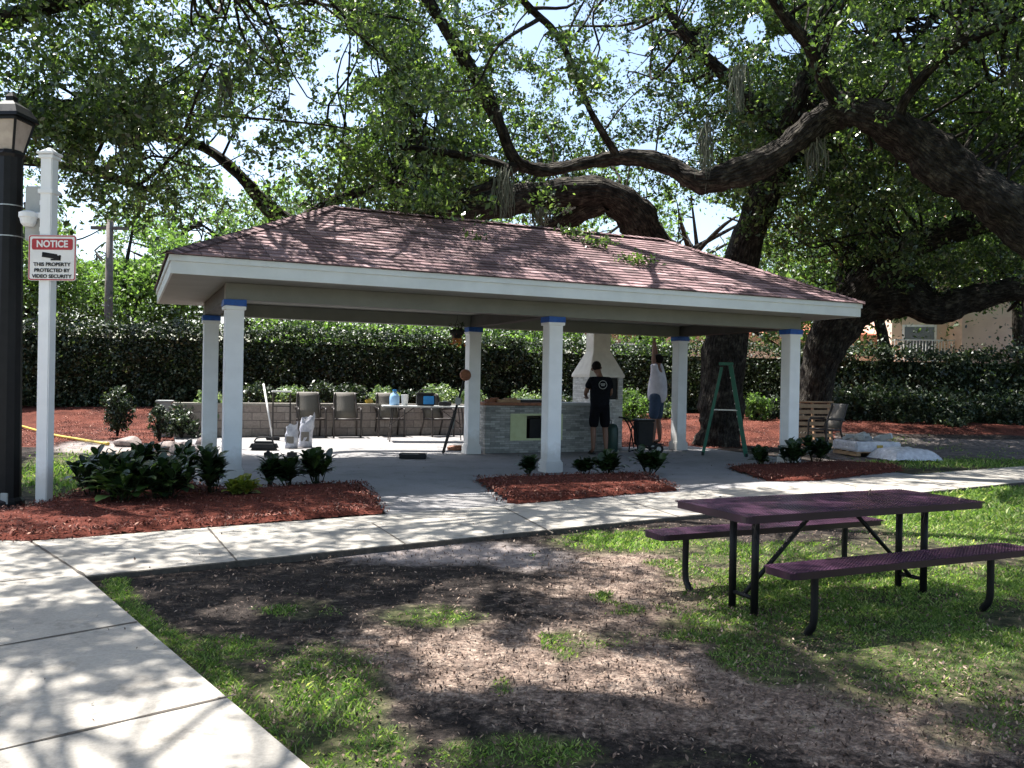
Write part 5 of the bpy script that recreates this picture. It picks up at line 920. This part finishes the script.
# --- people
def skinmesh(name, nodes, edges, m, parent, sub=2, root=0):
    me = bpy.data.meshes.new(name); me.from_pydata([n[:3] for n in nodes], edges, []); o = bpy.data.objects.new(name, me); COL.objects.link(o); o.parent = parent
    o.modifiers.new('Skin', 'SKIN'); 
    for i, n in enumerate(nodes): d = me.skin_vertices[0].data[i]; r = n[3]; d.radius = r if hasattr(r, '__len__') else (r, r); d.use_root = (i == root)
    s = o.modifiers.new('Sub', 'SUBSURF'); s.levels = sub; s.render_levels = sub; me.materials.append(m)
    bpy.context.view_layer.update(); e = o.evaluated_get(bpy.context.evaluated_depsgraph_get()); m2 = bpy.data.meshes.new_from_object(e); m2.materials.clear(); m2.materials.append(m); o.modifiers.clear(); o.data = m2
    m2.polygons.foreach_set('use_smooth', [True]*len(m2.polygons)); return o
def hand(N_, E_, wi, wrist, dirv, side, s=1.):
    """adds palm, thumb and four fingers after wrist node index wi"""
    d = Vector(dirv).normalized(); sd_ = Vector(side).normalized(); nn = d.cross(sd_); w0 = Vector(wrist); pi_ = len(N_); N_.append((*(w0+d*.06*s), (.034*s, .02*s))); E_.append((wi, pi_))
    for k, (o_, L) in enumerate(((-.03, .07), (-.01, .08), (.01, .075), (.03, .06))):
        a = w0+d*.1*s+sd_*o_*s; i0 = len(N_); N_.append((*a, .010*s)); E_.append((pi_, i0)); N_.append((*(a+d*L*.5*s+nn*.008), .0085*s)); E_.append((i0, i0+1)); N_.append((*(a+d*L*.85*s+nn*.03*s), .007*s)); E_.append((i0+1, i0+2))
    i0 = len(N_); N_.append((*(w0+d*.05*s-sd_*.045*s), .011*s)); E_.append((pi_, i0)); N_.append((*(w0+d*.085*s-sd_*.065*s+nn*.01), .009*s)); E_.append((i0, i0+1))
def person(loc, rz, label, J, cl, s=1., fat=1.):
    t = empty('person', loc, rz, label, 'person'); t.scale = (s, s, s); N_ = []; E_ = []; ix = {}
    def add(k, p, r, to=None):
        ix[k] = len(N_); N_.append((*p, r))
        if to: E_.append((ix[to], ix[k]))
    add('pel', J['pel'], (.15, .11)); add('waist', J['waist'], (.135, .1), 'pel'); add('chest', J['chest'], (.165, .115), 'waist'); add('neckb', J['neckb'], (.075, .07), 'chest'); add('neck', J['neck'], .055, 'neckb'); add('head0', J['head0'], (.07, .085), 'neck'); add('head1', J['head1'], (.082, .098), 'head0'); add('head2', J['head2'], (.06, .075), 'head1')
    for sd_ in ('L', 'R'):
        add('sh'+sd_, J['sh'+sd_], .062, 'chest'); add('el'+sd_, J['el'+sd_], .043, 'sh'+sd_); add('wr'+sd_, J['wr'+sd_], (.03, .024), 'el'+sd_); d = np.array(J['wr'+sd_])-np.array(J['el'+sd_]); hand(N_, E_, ix['wr'+sd_], J['wr'+sd_], d, (1 if sd_ == 'L' else -1, .1, .1))
        add('hip'+sd_, J['hip'+sd_], .095, 'pel'); add('kn'+sd_, J['kn'+sd_], .06, 'hip'+sd_); add('cf'+sd_, tuple((np.array(J['kn'+sd_])*.6+np.array(J['an'+sd_])*.4)+[0, -.012, 0]), .058, 'kn'+sd_); add('an'+sd_, J['an'+sd_], .036, 'cf'+sd_); a = np.array(J['an'+sd_]); add('to'+sd_, tuple(a+[0, .13, -.05]), (.042, .025), 'an'+sd_); add('tt'+sd_, tuple(a+[0, .2, -.055]), (.03, .018), 'to'+sd_)
    body = skinmesh('body', N_, E_, M['skin'], t)
    h0, h1, h2 = (np.array(J[k]) for k in ('head0', 'head1', 'head2')); upv = (h2-h0)/np.linalg.norm(h2-h0); fwd = np.array([0, 1., 0])-upv*upv[1]; fwd /= np.linalg.norm(fwd); sdv = np.cross(fwd, upv)
    mb = MB(); mb.tube([tuple(h1+fwd*.085+upv*.02), tuple(h1+fwd*.112-upv*.02), tuple(h1+fwd*.09-upv*.035)], [.01, .017, .012], 6); mb.build('nose', M['skin'], t, smoothf=True)
    mb = MB(); [mb.tube([tuple(h1+sdv*q*.084-upv*.03), tuple(h1+sdv*q*.097), tuple(h1+sdv*q*.086+upv*.03)], [.012, .018, .012], 6) for q in (-1, 1)]; mb.build('ears', M['skin'], t, smoothf=True)
    mb = MB(); [mb.tube([tuple(h1+sdv*(q*.033-.012)+fwd*.086+upv*.015), tuple(h1+sdv*(q*.033+.012)+fwd*.086+upv*.015)], .009, 6) for q in (-1, 1)]; mb.build('eyes', M['hair'], t, smoothf=True)
    mb = MB(); mb.tube([tuple(h1-sdv*.025+fwd*.082-upv*.055), tuple(h1+sdv*.025+fwd*.082-upv*.055)], .006, 6); mb.build('mouth', M['woodred'], t, smoothf=True)
    bm = bmesh.new(); bmesh.ops.create_uvsphere(bm, u_segments=20, v_segments=14, radius=1.); me = bpy.data.meshes.new('hair'); g = np.random.default_rng(4)
    for v in bm.verts: p = np.array(v.co); v.co = Vector(h1*.45+h2*.55-fwd*.018+(sdv*p[0]*.093+fwd*p[1]*.104+upv*p[2]*.098)*(1+g.normal()*.02))
    bmesh.ops.delete(bm, geom=[v for v in bm.verts if (np.array(v.co)-h1)@fwd > .05 and (np.array(v.co)-h1)@upv < .05 or (np.array(v.co)-h1)@upv < -.055], context='VERTS'); bm.to_mesh(me); bm.free(); me.materials.append(M['hair']); me.polygons.foreach_set('use_smooth', [True]*len(me.polygons)); o = bpy.data.objects.new('hair', me); COL.objects.link(o); o.parent = t
    def mid(a, b, f): return tuple(np.array(J[a])*(1-f)+np.array(J[b])*f)
    n = [(*(np.array(J['pel'])-[0, 0, .15]), (.2*fat, .16*fat)), (*J['waist'], (.2*fat, .155*fat)), (*J['chest'], (.215*fat, .155*fat)), (*J['neckb'], (.095, .08))]; e = [(0, 1), (1, 2), (2, 3)]
    for sd_ in ('L', 'R'): i0 = len(n); n.append((*J['sh'+sd_], .086)); e.append((2, i0)); n.append((*mid('sh'+sd_, 'el'+sd_, .62), .075)); e.append((i0, i0+1))
    sh = skinmesh('shirt', n, e, cl[0], t)
    n = [(*(np.array(J['pel'])+[0, 0, .13]), (.175*fat, .135*fat)), (*(np.array(J['pel'])-[0, 0, .04]), (.17, .135))]; e = [(0, 1)]
    for sd_ in ('L', 'R'): i0 = len(n); n.append((*J['hip'+sd_], .118)); e.append((1, i0)); n.append((*mid('hip'+sd_, 'kn'+sd_, .5), .112)); e.append((i0, i0+1)); n.append((*mid('hip'+sd_, 'kn'+sd_, 1.02), .105)); e.append((i0+1, i0+2))
    skinmesh('shorts', n, e, cl[1], t)
    for sd_ in ('L', 'R'):
        a = np.array(J['an'+sd_]); mb = MB(); mb.box(tuple(a+[0, .06, -.075]), (.1, .29, .025)); mb.box(tuple(a+[0, .1, -.045]), (.1, .05, .035)); mb.build('shoe', cl[2], t, bevel=.01)
    return t, sh
# local: person faces +y
J1 = dict(pel=(0, 0, .96), waist=(0, .01, 1.1), chest=(0, .02, 1.34), neckb=(0, .03, 1.5), neck=(-.01, .05, 1.56), head0=(-.03, .09, 1.62), head1=(-.05, .11, 1.68), head2=(-.06, .11, 1.76),
          shL=(-.19, .02, 1.44), elL=(-.27, .1, 1.18), wrL=(-.17, .36, 1.12), shR=(.19, .02, 1.44), elR=(.25, .08, 1.17), wrR=(.12, .36, 1.14), hipL=(-.1, 0, .88), knL=(-.12, .02, .5), anL=(-.13, -.02, .09), hipR=(.1, 0, .88), knR=(.12, .02, .5), anR=(.13, -.04, .09))
p1, sh1 = person((*gp(599, 454)[:2], 0), R_(12), 'man seen from behind in black shirt and shorts working at the fireplace counter', J1, (M['shirtblack'], M['shorts'], M['dark']), 1.07, 1.05)
mb = MB(); n_ = 20
for (r0, r1) in ((.075, .085),): mb._a([(r*math.cos(2*math.pi*k/n_), -.165, 1.36+r*math.sin(2*math.pi*k/n_)) for r in (r0, r1) for k in range(n_)], [(k, (k+1) % n_, n_+(k+1) % n_, n_+k) for k in range(n_)])
mb.box((0, -.166, 1.375), (.09, .004, .018)); mb.box((0, -.166, 1.345), (.07, .004, .014)); lg = mb.build('shirt_print', M['grey'], p1)
J2 = dict(pel=(0, 0, .95), waist=(.02, 0, 1.1), chest=(.06, 0, 1.33), neckb=(.06, 0, 1.5), neck=(.05, .02, 1.55), head0=(.03, .03, 1.62), head1=(.02, .02, 1.69), head2=(.01, -.01, 1.77),
          shL=(-.1, .02, 1.47), elL=(-.08, .06, 1.74), wrL=(-.04, .07, 2.0), shR=(.2, .0, 1.47), elR=(.14, .06, 1.74), wrR=(.04, .07, 2.0), hipL=(-.1, 0, .87), knL=(-.13, .02, .5), anL=(-.22, -.02, .09), hipR=(.1, 0, .87), knR=(.13, .02, .5), anR=(.16, -.02, .09))
p2, sh2 = person((*gp(656, 445)[:2], 0), R_(60), 'man in white shirt and blue shorts reaching both arms up behind the cart', J2, (M['shirtwhite'], M['denim'], M['dark']), 1.22, 1.1)

# --- broken leafy twigs lying on the roof
for i, (u, v, lab) in enumerate(((6.2, .95, 'broken leafy oak twig lying on the right part of the front roof slope, upper one'), (6.6, .2, 'broken leafy oak twig lying on the right part of the front roof slope, lower one'), (5.9, 1.35, 'small leafy twig caught just below the roof ridge'))):
    z = ZE+FH+.02+(v+AE)*(ZR-ZE-FH)/(W_P/2+AE); p = lw(u, v, z); t = empty('oak_twig', p, 0, lab, 'twig', 'fallen oak twigs on the roof'); g = np.random.default_rng(400+i); mb = MB()
    P = [(0, 0, .03), (.2, .03, .08), (.4, .15, .16)]; mb.tube(P, [.012, .009, .004], 5); mb.tube([(.15, .02, .07), (.2, -.15, .05)], [.008, .003], 5); mb.build('stem', M['bark'], t)
    leaves(np.array([.2, .03, .08])+g.normal(size=(130, 3))*[.17, .1, .06], .09, 'foliage', M['oakleaf'], t, r=g)
